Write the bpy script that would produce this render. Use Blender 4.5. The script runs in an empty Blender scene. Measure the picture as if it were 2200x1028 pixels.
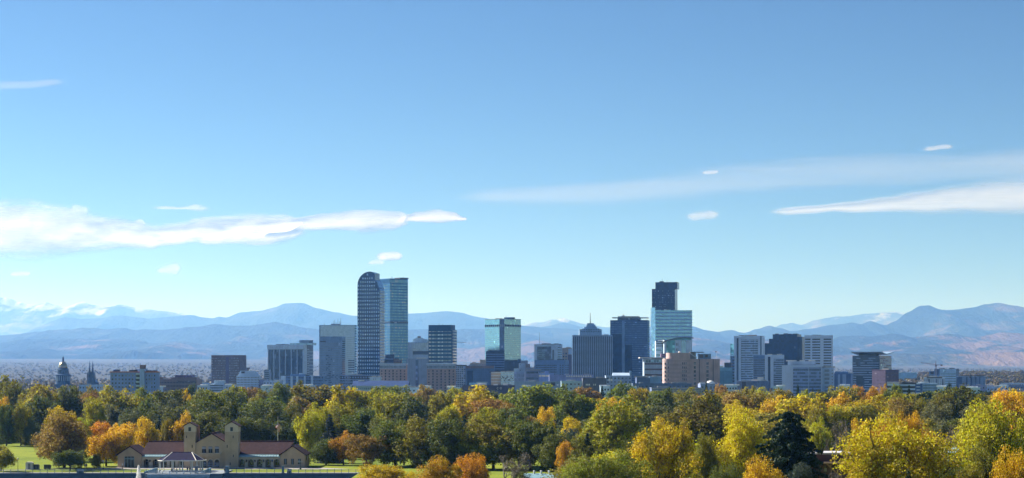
import bpy, bmesh, math, random
from mathutils import Vector, noise as mnoise

# ------------------------------------------------------------------ camera, sky, sun, exposure
SC = bpy.context.scene
COL = SC.collection
R = math.radians
FPX, CX, HY, CH = 4230.0, 1100.0, 795.0, 31.0      # focal length in photo pixels, centre column, horizon row, eye height (m)

cam = bpy.data.cameras.new('camera')
camo = bpy.data.objects.new('camera', cam); COL.objects.link(camo)
cam.sensor_width = 36.0
cam.lens = 36.0 * FPX / 2200.0
cam.shift_y = (HY - 514.0) / 2200.0
cam.clip_start = 1.0
cam.clip_end = 250000.0
camo.location = (0, 0, CH)
camo.rotation_euler = (R(90), 0, 0)
SC.camera = camo

SUN_AZ, SUN_EL = R(62.0), R(36.0)                  # sun ahead and to the left of the view
world = bpy.data.worlds.new('World'); SC.world = world
world.use_nodes = True
wn = world.node_tree
bg = wn.nodes['Background']
sky = wn.nodes.new('ShaderNodeTexSky')
sky.sky_type = 'NISHITA'
sky.sun_disc = False
sky.sun_elevation = SUN_EL
sky.sun_rotation = -SUN_AZ
sky.altitude = 1700
sky.air_density = 0.85
sky.dust_density = 0.0
sky.ozone_density = 0.5
SKY_STRENGTH, SKY_CONTRAST = 0.050, 1.42
smul = wn.nodes.new('ShaderNodeVectorMath'); smul.operation = 'SCALE'; smul.inputs['Scale'].default_value = 0.12
sgam = wn.nodes.new('ShaderNodeGamma'); sgam.inputs[1].default_value = SKY_CONTRAST      # deeper blue overhead, paler towards the horizon
sback = wn.nodes.new('ShaderNodeVectorMath'); sback.operation = 'MULTIPLY'; sback.inputs[1].default_value = (0.73/0.12, 0.86/0.12, 0.92/0.12)
wn.links.new(sky.outputs[0], smul.inputs[0]); wn.links.new(smul.outputs[0], sgam.inputs[0])
wn.links.new(sgam.outputs[0], sback.inputs[0]); wn.links.new(sback.outputs[0], bg.inputs[0])
bg.inputs[1].default_value = SKY_STRENGTH

sun = bpy.data.lights.new('sun', 'SUN')
sun.energy = 5.0
sun.angle = R(0.5)
sun.color = (1.0, 0.94, 0.85)
suno = bpy.data.objects.new('sun', sun); COL.objects.link(suno)
sdir = Vector((-math.sin(SUN_AZ) * math.cos(SUN_EL), math.cos(SUN_AZ) * math.cos(SUN_EL), math.sin(SUN_EL)))
suno.rotation_euler = sdir.to_track_quat('Z', 'Y').to_euler()
suno.location = (-200, 300, 300)

SC.view_settings.view_transform = 'Standard'
SC.view_settings.look = 'None'
SC.view_settings.gamma = 1.0
SC.view_settings.exposure = 1.13
SC.view_settings.use_curve_mapping = False
SC.cycles.max_bounces = 6
SC.cycles.diffuse_bounces = 1
SC.cycles.glossy_bounces = 2
SC.cycles.transmission_bounces = 3
SC.cycles.volume_bounces = 1
SC.cycles.transparent_max_bounces = 12
SC.cycles.use_denoising = True

# ------------------------------------------------------------------ helpers
def PX(px, D): return (px - CX) / FPX * D
def PZ(py, D): return CH + (HY - py) / FPX * D
def WD(n, D): return n / FPX * D                      # n photo pixels at distance D in metres

class MB:
    """collects simple solids; build() links them as one mesh object"""
    def __init__(s): s.v = []; s.f = []
    def quad(s, a, b, c, d):
        n = len(s.v); s.v += [a, b, c, d]; s.f.append((n, n+1, n+2, n+3)); return s
    def poly(s, pts):
        n = len(s.v); s.v += list(pts); s.f.append(tuple(range(n, n+len(pts)))); return s
    def box(s, x0, x1, y0, y1, z0, z1):
        n = len(s.v)
        s.v += [(x0,y0,z0),(x1,y0,z0),(x1,y1,z0),(x0,y1,z0),(x0,y0,z1),(x1,y0,z1),(x1,y1,z1),(x0,y1,z1)]
        s.f += [(n,n+3,n+2,n+1),(n+4,n+5,n+6,n+7),(n,n+1,n+5,n+4),(n+1,n+2,n+6,n+5),(n+2,n+3,n+7,n+6),(n+3,n,n+4,n+7)]
        return s
    def tube(s, p0, p1, r0, r1, k=6, caps=True):
        p0 = Vector(p0); p1 = Vector(p1); d = (p1-p0)
        if d.length < 1e-6: return s
        d.normalize()
        a = d.orthogonal().normalized(); b = d.cross(a); n = len(s.v)
        for (p, r) in ((p0, r0), (p1, r1)):
            for i in range(k):
                t = 2*math.pi*i/k
                s.v.append(tuple(p + a*(r*math.cos(t)) + b*(r*math.sin(t))))
        for i in range(k):
            j = (i+1) % k; s.f.append((n+i, n+j, n+k+j, n+k+i))
        if caps:
            s.f.append(tuple(n+k-1-i for i in range(k))); s.f.append(tuple(n+k+i for i in range(k)))
        return s
    def prism_y(s, prof, y0, y1):
        """profile (x,z) counter-clockwise seen from -y, extruded along y"""
        n = len(s.v); k = len(prof)
        s.v += [(x, y0, z) for x, z in prof] + [(x, y1, z) for x, z in prof]
        s.f.append(tuple(range(n, n+k))); s.f.append(tuple(n+2*k-1-i for i in range(k)))
        for i in range(k):
            j = (i+1) % k; s.f.append((n+i, n+k+i, n+k+j, n+j))
        return s
    def prism_x(s, prof, x0, x1):
        """profile (y,z) extruded along x"""
        n = len(s.v); k = len(prof)
        s.v += [(x0, y, z) for y, z in prof] + [(x1, y, z) for y, z in prof]
        s.f.append(tuple(n+k-1-i for i in range(k))); s.f.append(tuple(n+k+i for i in range(k)))
        for i in range(k):
            j = (i+1) % k; s.f.append((n+i, n+j, n+k+j, n+k+i))
        return s
    def prism_z(s, prof, z0, z1):
        n = len(s.v); k = len(prof)
        s.v += [(x, y, z0) for x, y in prof] + [(x, y, z1) for x, y in prof]
        s.f.append(tuple(n+k-1-i for i in range(k))); s.f.append(tuple(n+k+i for i in range(k)))
        for i in range(k):
            j = (i+1) % k; s.f.append((n+i, n+j, n+k+j, n+k+i))
        return s
    def lathe(s, prof, k=16, cx=0, cy=0, rot=0.0):
        """profile list of (r,z) bottom to top"""
        n = len(s.v); m = len(prof)
        for r, z in prof:
            for i in range(k):
                t = 2*math.pi*i/k + rot
                s.v.append((cx + r*math.cos(t), cy + r*math.sin(t), z))
        for q in range(m-1):
            for i in range(k):
                j = (i+1) % k; s.f.append((n+q*k+i, n+q*k+j, n+(q+1)*k+j, n+(q+1)*k+i))
        s.f.append(tuple(n+k-1-i for i in range(k))); s.f.append(tuple(n+(m-1)*k+i for i in range(k)))
        return s
    def mesh(s, name, m, smooth=False):
        me = bpy.data.meshes.new(name)
        me.from_pydata(s.v, [], s.f); me.materials.append(m)
        if smooth:
            me.polygons.foreach_set('use_smooth', [True]*len(me.polygons))
        me.update()
        return me
    def build(s, name, m, parent=None, smooth=False, loc=None, rotz=0.0):
        o = bpy.data.objects.new(name, s.mesh(name, m, smooth)); COL.objects.link(o)
        if parent is not None: o.parent = parent
        if loc is not None: o.location = loc
        if rotz: o.rotation_euler = (0, 0, rotz)
        return o

def inst(name, mesh, parent=None, loc=(0,0,0)):
    o = bpy.data.objects.new(name, mesh); COL.objects.link(o); o.parent = parent; o.location = loc
    return o
def tag(o, label=None, cat=None, group=None, kind=None):
    if label: o['label'] = label
    if cat: o['category'] = cat
    if group: o['group'] = group
    if kind: o['kind'] = kind
    return o
def empty(name, loc=(0,0,0), rotz=0.0, label=None, cat=None, group=None):
    o = bpy.data.objects.new(name, None); COL.objects.link(o)
    o.location = loc; o.rotation_euler = (0, 0, rotz); o.empty_display_size = 2.0
    return tag(o, label, cat, group)

# ------------------------------------------------------------------ materials
def newmat(name):
    m = bpy.data.materials.new(name); m.use_nodes = True
    nt = m.node_tree; p = nt.nodes['Principled BSDF']
    return m, nt, p
def N(nt, kind, **kw):
    n = nt.nodes.new(kind)
    for k, v in kw.items(): setattr(n, k, v)
    return n
def L(nt, a, b): nt.links.new(a, b)
def ramp(nt, fac, stops):
    r = N(nt, 'ShaderNodeValToRGB'); L(nt, fac, r.inputs[0]); e = r.color_ramp.elements
    while len(e) < len(stops): e.new(0.5)
    for el, (p, c) in zip(e, stops):
        el.position = p; el.color = (c[0], c[1], c[2], 1)
    return r.outputs[0]
def mixc(nt, fac, a, b, mode='MIX'):
    m = N(nt, 'ShaderNodeMix', data_type='RGBA', blend_type=mode)
    if isinstance(fac, (int, float)): m.inputs[0].default_value = fac
    else: L(nt, fac, m.inputs[0])
    for k, v in ((6, a), (7, b)):
        if isinstance(v, (tuple, list)): m.inputs[k].default_value = (v[0], v[1], v[2], 1)
        else: L(nt, v, m.inputs[k])
    return m.outputs[2]
def math_(nt, op, a, b=None, clamp=False):
    m = N(nt, 'ShaderNodeMath', operation=op, use_clamp=clamp)
    for k, v in ((0, a), (1, b)):
        if v is None: continue
        if isinstance(v, (int, float)): m.inputs[k].default_value = v
        else: L(nt, v, m.inputs[k])
    return m.outputs[0]
def coords(nt, scale=(1,1,1), kind='Object'):
    tc = N(nt, 'ShaderNodeTexCoord'); mp = N(nt, 'ShaderNodeMapping')
    mp.inputs['Scale'].default_value = scale
    L(nt, tc.outputs[kind], mp.inputs['Vector'])
    return mp.outputs[0]
def noisetex(nt, vec, scale=1.0, detail=4.0, rough=0.55):
    n = N(nt, 'ShaderNodeTexNoise'); n.inputs['Scale'].default_value = scale
    n.inputs['Detail'].default_value = detail; n.inputs['Roughness'].default_value = rough
    if vec is not None: L(nt, vec, n.inputs['Vector'])
    return n.outputs[0]

_mc = {}
def wallmat(col, rough=0.85, var=0.25, scale=0.12, streak=True):
    """weathered masonry or concrete: base colour with blotches and rain streaks"""
    key = ('w', col, rough, var, scale)
    if key in _mc: return _mc[key]
    m, nt, p = newmat('wall_%d' % len(_mc))
    n1 = noisetex(nt, coords(nt, (1,1,1)), scale, 5)
    n2 = noisetex(nt, coords(nt, (1,1,0.12)), 0.6, 3)
    a = tuple(c*(1-var) for c in col); b = tuple(min(1, c*(1+var)) for c in col)
    c1 = ramp(nt, n1, [(0.3, a), (0.7, b)])
    c2 = mixc(nt, 0.35, c1, ramp(nt, n2, [(0.35, a), (0.65, b)]))
    L(nt, c2, p.inputs['Base Color'])
    p.inputs['Roughness'].default_value = rough; p.inputs['Specular IOR Level'].default_value = 0.15
    _mc[key] = m; return m
def glassmat(col, rough=0.12, var=0.5, cell=(3.0, 3.0, 3.6), spec=0.5, metal=0.0, bright=None, pb=0.12):
    """window glass: pane by pane differences in tint, some panes coloured pale as if lit"""
    key = ('g', col, rough, var, cell, spec, metal, bright, pb)
    if key in _mc: return _mc[key]
    m, nt, p = newmat('glass_%d' % len(_mc))
    v = coords(nt, (1.0/cell[0], 1.0/cell[1], 1.0/cell[2]))
    fl = N(nt, 'ShaderNodeVectorMath', operation='FLOOR'); L(nt, v, fl.inputs[0])
    wnz = N(nt, 'ShaderNodeTexWhiteNoise'); L(nt, fl.outputs[0], wnz.inputs['Vector'])
    a = tuple(c*(1-var) for c in col); b = tuple(min(1, c*(1+var)) for c in col)
    br = bright or tuple(min(1, c*2.5+0.12) for c in col)
    c = ramp(nt, wnz.outputs['Value'], [(0.0, a), (0.98-pb, b), (1.0-pb, br), (1.0, br)])
    L(nt, c, p.inputs['Base Color'])
    p.inputs['Roughness'].default_value = rough
    p.inputs['Metallic'].default_value = metal
    p.inputs['Specular IOR Level'].default_value = spec
    bp = N(nt, 'ShaderNodeBump'); bp.inputs['Strength'].default_value = 0.06; bp.inputs['Distance'].default_value = 0.3
    L(nt, wnz.outputs['Value'], bp.inputs['Height']); 
    _mc[key] = m; return m
def plain(col, rough=0.6, metal=0.0, var=0.12, scale=0.5):
    key = ('p', col, rough, metal, var, scale)
    if key in _mc: return _mc[key]
    m, nt, p = newmat('surface_%d' % len(_mc))
    n1 = noisetex(nt, coords(nt), scale, 4)
    L(nt, ramp(nt, n1, [(0.3, tuple(c*(1-var) for c in col)), (0.7, tuple(min(1, c*(1+var)) for c in col))]), p.inputs['Base Color'])
    p.inputs['Roughness'].default_value = rough; p.inputs['Metallic'].default_value = metal
    _mc[key] = m; return m
# ------------------------------------------------------------------ terrain: ground, plain, foothills, mountains
def interp(pts, x):
    if x <= pts[0][0]: return pts[0][1]
    for (a, b), (c, d) in zip(pts, pts[1:]):
        if x <= c:
            t = (x-a)/(c-a); t = t*t*(3-2*t)*0.6 + t*0.4
            return b + (d-b)*t
    return pts[-1][1]

def hillmat(name, forest, grass, grass_amt, snow=None, s1=0.000441, stretch=(1,1,1)):
    m, nt, p = newmat(name)
    v = coords(nt, stretch)
    n1 = noisetex(nt, v, s1, 6, 0.6)
    n2 = noisetex(nt, v, s1*7, 5, 0.65)
    n3 = noisetex(nt, v, s1*40, 3, 0.6)
    f = math_(nt, 'ADD', math_(nt, 'MULTIPLY', n1, 0.72), math_(nt, 'ADD', math_(nt, 'MULTIPLY', n2, 0.2), math_(nt, 'MULTIPLY', n3, 0.08)))
    lo = 0.5 + (0.5-grass_amt)*0.35
    dark = tuple(c*0.55 for c in forest)
    c = ramp(nt, f, [(lo-0.12, dark), (lo-0.02, forest), (lo+0.015, grass), (lo+0.2, tuple(min(1, g*1.2) for g in grass))])
    if snow is not None:
        geo = N(nt, 'ShaderNodeNewGeometry'); sep = N(nt, 'ShaderNodeSeparateXYZ'); L(nt, geo.outputs['Position'], sep.inputs[0])
        h = math_(nt, 'DIVIDE', math_(nt, 'SUBTRACT', sep.outputs['Z'], snow[0]), snow[1], True)
        ns = noisetex(nt, coords(nt, (1, 0.35, 1.6)), snow[2], 6, 0.62)
        k = math_(nt, 'ADD', math_(nt, 'MULTIPLY', h, 0.42), math_(nt, 'SUBTRACT', ns, 0.16))
        sf = ramp(nt, k, [(snow[3]-0.03, (0,0,0)), (snow[3]+0.07, (1,1,1))])
        sfv = N(nt, 'ShaderNodeRGBToBW'); L(nt, sf, sfv.inputs[0])
        c = mixc(nt, sfv.outputs[0], c, (0.42, 0.46, 0.52))
    L(nt, c, p.inputs['Base Color'])
    p.inputs['Roughness'].default_value = 0.95
    p.inputs['Specular IOR Level'].default_value = 0.1
    bp = N(nt, 'ShaderNodeBump'); bp.inputs['Strength'].default_value = 1.0; bp.inputs['Distance'].default_value = 220.0      # gullies and tree cover
    L(nt, noisetex(nt, coords(nt, (1, 0.4, 0.7)), s1*6, 7, 0.65), bp.inputs['Height']); L(nt, bp.outputs[0], p.inputs['Normal'])
    return m

def ridge(name, D, front, pts, m, amp=0.16, nf=1/3536.0, seed=0.0, crest_amp=3.0, x0=-220, x1=2420, cols=520, rows=30, back=3000.0, power=1.0, flat=False):
    """a mountain range as a height field: crest line at distance D, spurs running down towards the plain"""
    V = []; Fc = []
    for j in range(rows+1):
        t = j/(rows-2.0) if j <= rows-2 else 1.0
        over = max(0, j-(rows-2))
        Y = D - front*(1-t) + over*back/2
        for i in range(cols+1):
            px = x0 + (x1-x0)*i/cols
            x = PX(px, D)
            zc = PZ(interp(pts, px), D)
            cn = mnoise.fractal(Vector((x/(WD(44, D)), seed*3.1, 0.3)), 0.75, 2.1, 6)
            zc += cn*WD(crest_amp, D)
            # spurs: ridged noise sheared so that valleys run down the slope
            sh = mnoise.fractal(Vector((x*nf*0.5+seed, Y*nf*0.4, seed)), 1.0, 2.0, 3)*0.8
            rn = mnoise.ridged_multi_fractal(Vector((x*nf + sh + seed, Y*nf*0.55, seed*1.7)), 0.9, 2.1, 5, 1.0, 2.0)
            rn = (rn-1.1)*amp
            tt = t**power
            if flat: tt = min(1.0, 1.25*t*t*t + 0.12*t)
            z = zc*(tt + rn*(1-t**3)*min(1, t*5)*0.9)
            if over: z = zc*(1-0.3*over)
            V.append((x, Y, max(z, -5.0) if zc > 0 else -5.0))
    w = cols+1
    for j in range(rows):
        for i in range(cols):
            a = j*w+i; Fc.append((a, a+1, a+w+1, a+w))
    me = bpy.data.meshes.new(name); me.from_pydata(V, [], Fc); me.materials.append(m)
    me.polygons.foreach_set('use_smooth', [True]*len(me.polygons)); me.update()
    o = bpy.data.objects.new(name, me); COL.objects.link(o); o['kind'] = 'structure'
    return o

FOREST = (0.028, 0.045, 0.05); GRASS = (0.14, 0.095, 0.08)
M_snow = hillmat('snow_range', (0.05, 0.065, 0.07), (0.16, 0.15, 0.14), 0.3, snow=(760.0, 1220.0, 0.0010, 0.665), s1=0.000221)
M_far = hillmat('far_range', (0.03, 0.045, 0.045), (0.12, 0.11, 0.09), 0.15, s1=0.000294)
M_mid = hillmat('mid_range', FOREST, (0.11, 0.09, 0.075), 0.25, s1=0.000368)
M_foot = hillmat('foothill_grass', FOREST, GRASS, 0.42, s1=0.000662, stretch=(1, 0.6, 2.2))
M_footr = hillmat('foothill_grass_right', FOREST, GRASS, 0.38, s1=0.000735, stretch=(1, 0.6, 2.0))
M_mesa = hillmat('mesa_grass', (0.05, 0.06, 0.045), (0.18, 0.125, 0.10), 0.5, s1=0.000515, stretch=(0.8, 0.5, 3.0))

ridge('snow_mountains', 57100, 8200, [(-220,640),(0,640),(18,640),(40,649),(60,655),(78,654),(100,649),(120,656),(142,660),(178,648),(200,654),(230,659),(258,655),(290,660),(312,664),(345,668),(380,671),(410,676),(450,686),(500,715),(560,770),(640,795),(1040,795),(1100,716),(1130,699),(1150,693),(1165,692),(1190,686),(1210,683),(1230,689),(1250,696),(1300,702),(1360,706),(1420,702),(1480,716),(1560,740),(1600,724),(1630,712),(1660,706),(1682,697),(1700,694),(1722,698),(1750,688),(1780,683),(1810,681),(1840,678),(1870,674),(1890,672),(1930,671),(1960,680),(2000,700),(2100,740),(2420,790)], M_snow, amp=0.22, nf=1/2584.0, seed=1.3, crest_amp=2.2)
ridge('far_mountains', 45600, 7500, [(-220,760),(40,735),(75,713),(95,699),(112,690),(140,682),(180,686),(220,684),(245,679),(262,678),(290,682),(320,685),(380,680),(410,677),(440,683),(456,685),(470,681),(486,683),(520,671),(560,668),(590,661),(612,652),(650,652),(682,663),(720,671),(760,679),(820,684),(880,674),(900,673),(930,671),(958,669),(990,672),(1020,680),(1040,684),(1100,698),(1140,707),(1180,700),(1210,693),(1250,702),(1300,716),(1380,726),(1480,735),(2420,760)], M_far, amp=0.18, nf=1/2720.0, seed=4.2, crest_amp=1.0)
ridge('front_range', 36000, 7500, [(-220,790),(800,790),(1000,740),(1119,700),(1170,704),(1220,706),(1270,714),(1330,724),(1400,716),(1460,700),(1490,702),(1512,709),(1540,713),(1570,709),(1600,716),(1625,707),(1652,700),(1672,705),(1700,713),(1740,707),(1790,698),(1830,693),(1850,697),(1870,691),(1902,699),(1922,690),(1950,672),(1978,658),(1996,657),(2020,666),(2060,665),(2090,662),(2118,654),(2145,651),(2180,657),(2200,661),(2420,664)], M_mid, amp=0.22, nf=1/2312.0, seed=7.7, crest_amp=1.6)
ridge('foothills', 31300, 6100, [(-220,716),(0,722),(40,718),(80,712),(110,710),(150,707),(172,704),(200,705),(230,708),(260,704),(290,708),(340,709),(380,707),(420,702),(460,697),(500,700),(540,699),(570,696),(590,693),(620,697),(660,705),(700,712),(760,716),(820,714),(880,709),(920,708),(980,707),(1050,707),(1120,716),(1180,728),(1300,745),(1400,752),(1500,745),(1700,740),(1790,738),(2420,745)], M_mid, amp=0.24, nf=1/2040.0, seed=2.6, crest_amp=1.8)
ridge('grassy_foothills', 26500, 5400, [(-220,733),(0,737),(60,728),(120,731),(172,726),(200,733),(262,728),(330,737),(400,733),(440,740),(500,733),(560,742),(620,748),(700,752),(800,752),(900,744),(1000,748),(1100,741),(1160,732),(1210,745),(1320,752),(1440,740),(1480,724),(1520,730),(1580,738),(1640,730),(1720,738),(1780,732),(1815,722),(1880,723),(1918,717),(1960,724),(1992,721),(2040,717),(2100,723),(2150,714),(2200,718),(2420,716)], M_foot, amp=0.30, nf=1/1768.0, seed=9.1, crest_amp=2.6)
ridge('low_foothills', 22800, 4400, [(-220,752),(0,757),(90,750),(200,760),(300,752),(360,742),(430,752),(520,768),(640,776),(900,780),(1200,775),(1400,765),(1500,752),(1560,765),(1680,760),(1780,742),(1860,760),(2000,744),(2060,756),(2140,742),(2240,752),(2420,745)], M_footr, amp=0.34, nf=1/1360.0, seed=5.5, crest_amp=3.0)
ridge('mesa', 19700, 3000, [(-220,800),(1640,800),(1760,786),(1840,768),(1915,761),(2000,763),(2060,761),(2130,759),(2200,758),(2420,755)], M_mesa, amp=0.22, nf=1/1088.0, seed=3.3, crest_amp=0.7, flat=True)

# the plain: suburbs and trees rising gently to the foothills
def speckle(name, cols, s, stretch=(1,1,1)):
    m, nt, p = newmat(name)
    v = coords(nt, stretch)
    n1 = noisetex(nt, v, s, 4, 0.7); n2 = noisetex(nt, v, s*0.13, 3, 0.6)
    f = math_(nt, 'ADD', math_(nt, 'MULTIPLY', n1, 0.7), math_(nt, 'MULTIPLY', n2, 0.3))
    L(nt, ramp(nt, f, list(zip((0.36, 0.47, 0.54, 0.62, 0.72), cols))), p.inputs['Base Color'])
    p.inputs['Roughness'].default_value = 0.95; p.inputs['Specular IOR Level'].default_value = 0.1
    return m
M_plain = speckle('suburb_plain', [(0.045,0.055,0.062),(0.062,0.07,0.078),(0.08,0.083,0.09),(0.10,0.098,0.10),(0.18,0.175,0.17)], 0.012, (1, 0.25, 1))
V = []; Fc = []
rows, cols = 60, 120
for j in range(rows+1):
    t = j/rows; Y = 5200 + t*17000
    for i in range(cols+1):
        x = (-0.36 + 0.72*i/cols)*Y*1.05
        rise = interp([(-220, 170), (450, 156), (900, 122), (1500, 95), (2420, 82)], x/Y*FPX+CX)
        z = -2 + rise*t**1.15 + 6*t*mnoise.fractal(Vector((x/900, Y/1500, 2)), 1, 2, 4)
        if t == 0: z = -2
        V.append((x, Y, z))
for j in range(rows):
    for i in range(cols):
        a = j*(cols+1)+i; Fc.append((a, a+1, a+cols+2, a+cols+1))
me = bpy.data.meshes.new('plain'); me.from_pydata(V, [], Fc); me.materials.append(M_plain); me.update()
o = bpy.data.objects.new('plain', me); COL.objects.link(o); o['kind'] = 'structure'

# ground sheet: park lawn near, town beyond, with the lake basin cut down in front of the pavilion
SHORE = 586.0
def groundmat():
    m, nt, p = newmat('park_ground')
    v = coords(nt)
    n1 = noisetex(nt, v, 0.05, 5, 0.65); n2 = noisetex(nt, v, 1.2, 4, 0.7); n3 = noisetex(nt, v, 0.012, 3)
    f = math_(nt, 'ADD', math_(nt, 'MULTIPLY', n1, 0.5), math_(nt, 'ADD', math_(nt, 'MULTIPLY', n2, 0.25), math_(nt, 'MULTIPLY', n3, 0.25)))
    grass = ramp(nt, f, [(0.36, (0.07,0.11,0.012)), (0.47, (0.15,0.20,0.02)), (0.56, (0.22,0.26,0.025)), (0.66, (0.30,0.26,0.05))])
    geo = N(nt, 'ShaderNodeNewGeometry'); sep = N(nt, 'ShaderNodeSeparateXYZ'); L(nt, geo.outputs['Position'], sep.inputs[0])
    far = math_(nt, 'DIVIDE', math_(nt, 'SUBTRACT', sep.outputs['Y'], 1500.0), 500.0, True)
    town = ramp(nt, noisetex(nt, coords(nt, (1,0.4,1)), 0.02, 4, 0.7), [(0.35,(0.04,0.05,0.02)),(0.5,(0.09,0.08,0.05)),(0.65,(0.22,0.2,0.18))])
    L(nt, mixc(nt, far, grass, town), p.inputs['Base Color'])
    p.inputs['Roughness'].default_value = 0.95; p.inputs['Specular IOR Level'].default_value = 0.1
    return m
M_ground = groundmat()
g = MB()
XS = [-75000, -3000, -46.0, 3000, 75000]
YS = [-1500, 150.0, SHORE, 5300, 75000]
lakeZ = -2.6
for i in range(4):
    for j in range(4):
        if i == 1 and j == 1: continue
        g.quad((XS[i],YS[j],0),(XS[i+1],YS[j],0),(XS[i+1],YS[j+1],0),(XS[i],YS[j+1],0))
xa, xb, ya, yb = XS[1], XS[2], YS[1], YS[2]
g.quad((xa,ya,lakeZ),(xb,ya,lakeZ),(xb,yb,lakeZ),(xa,yb,lakeZ))
g.quad((xa,yb,lakeZ),(xb,yb,lakeZ),(xb,yb,0),(xa,yb,0)); g.quad((xb,ya,lakeZ),(xa,ya,lakeZ),(xa,ya,0),(xb,ya,0))
g.quad((xa,ya,lakeZ),(xa,yb,lakeZ),(xa,yb,0),(xa,ya,0)); g.quad((xb,yb,lakeZ),(xb,ya,lakeZ),(xb,ya,0),(xb,yb,0))
tag(g.build('ground', M_ground), kind='structure')
mw, nt, p = newmat('lake_water')
p.inputs['Base Color'].default_value = (0.012, 0.03, 0.045, 1); p.inputs['Roughness'].default_value = 0.08
bp = N(nt, 'ShaderNodeBump'); bp.inputs['Strength'].default_value = 0.15; bp.inputs['Distance'].default_value = 0.08
L(nt, noisetex(nt, coords(nt, (1, 0.45, 1)), 0.9, 3), bp.inputs['Height']); L(nt, bp.outputs[0], p.inputs['Normal'])
tag(MB().quad((xa+0.3,ya+0.3,-0.7),(xb-0.3,ya+0.3,-0.7),(xb-0.3,yb-0.3,-0.7),(xa+0.3,yb-0.3,-0.7)).build('lake_water', mw), kind='structure')

# air: one closed box of even haze round the whole place, clouds and sky outside it
mh = bpy.data.materials.new('haze_air'); mh.use_nodes = True
nt = mh.node_tree; nt.nodes.clear()
pv = N(nt, 'ShaderNodeVolumePrincipled'); out = N(nt, 'ShaderNodeOutputMaterial')
pv.inputs['Color'].default_value = (0.15, 0.37, 0.92, 1)
pv.inputs['Absorption Color'].default_value = (1, 1, 1, 1)
pv.inputs['Density'].default_value = 3.9e-5
pv.inputs['Anisotropy'].default_value = 0.35
L(nt, pv.outputs[0], out.inputs['Volume'])
hz = MB().box(-82000, 82000, -2000, 66000, -7.0, 2240.0).build('haze', mh)
tag(hz, 'pale blue air haze lying over the city and the mountains', 'haze', kind='stuff')
# ------------------------------------------------------------------ clouds, far beyond and above the haze
def cloudmat(name, dens, edge, ns, stretch, lo=0.16, tint=(0.92,0.935,0.96)):
    m = bpy.data.materials.new(name); m.use_nodes = True
    nt = m.node_tree; nt.nodes.clear()
    out = N(nt, 'ShaderNodeOutputMaterial'); tr = N(nt, 'ShaderNodeBsdfTransparent')
    df = N(nt, 'ShaderNodeBsdfDiffuse'); tl = N(nt, 'ShaderNodeBsdfTranslucent')
    df.inputs['Color'].default_value = (*tint, 1); tl.inputs['Color'].default_value = (*tint, 1)
    mx = N(nt, 'ShaderNodeMixShader'); mx.inputs[0].default_value = 0.5
    L(nt, df.outputs[0], mx.inputs[1]); L(nt, tl.outputs[0], mx.inputs[2])
    at = N(nt, 'ShaderNodeAttribute'); at.attribute_name = 'body'
    v = coords(nt, stretch)
    n1 = math_(nt, 'ADD', math_(nt, 'MULTIPLY', noisetex(nt, v, ns, 9, 0.66), 0.7), math_(nt, 'MULTIPLY', noisetex(nt, coords(nt, (stretch[0]*0.35, stretch[1]*0.35, stretch[2]*1.3)), ns*6, 6, 0.7), 0.3))
    k = math_(nt, 'ADD', at.outputs['Fac'], math_(nt, 'MULTIPLY', math_(nt, 'SUBTRACT', n1, 0.5), edge))
    mr = N(nt, 'ShaderNodeMapRange'); mr.interpolation_type = 'SMOOTHSTEP'
    L(nt, k, mr.inputs[0]); mr.inputs[1].default_value = lo; mr.inputs[2].default_value = lo+1.15
    mr.inputs[3].default_value = 0.0; mr.inputs[4].default_value = 1.0
    ef = N(nt, 'ShaderNodeMapRange'); ef.interpolation_type = 'SMOOTHSTEP'; L(nt, at.outputs['Fac'], ef.inputs[0]); ef.inputs[2].default_value = 0.55
    al = math_(nt, 'MULTIPLY', math_(nt, 'POWER', mr.outputs[0], 1.5), math_(nt, 'MULTIPLY', ef.outputs[0], dens))
    fin = N(nt, 'ShaderNodeMixShader'); L(nt, al, fin.inputs[0])
    L(nt, tr.outputs[0], fin.inputs[1]); L(nt, mx.outputs[0], fin.inputs[2])
    L(nt, fin.outputs[0], out.inputs['Surface'])
    return m
M_cloud = cloudmat('cloud_white', 1.0, 1.9, 0.0017, (0.5, 0.5, 1.9), -0.02)
M_wisp = cloudmat('cloud_wisp', 0.42, 2.0, 0.0045, (0.35, 0.35, 1.9), 0.0)
M_veil = cloudmat('cloud_veil', 0.19, 2.2, 0.0005, (0.12, 0.12, 2.4), 0.05)
M_lens = cloudmat('cloud_lens', 0.6, 1.5, 0.0009, (0.2, 0.2, 3.0), 0.0)
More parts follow.
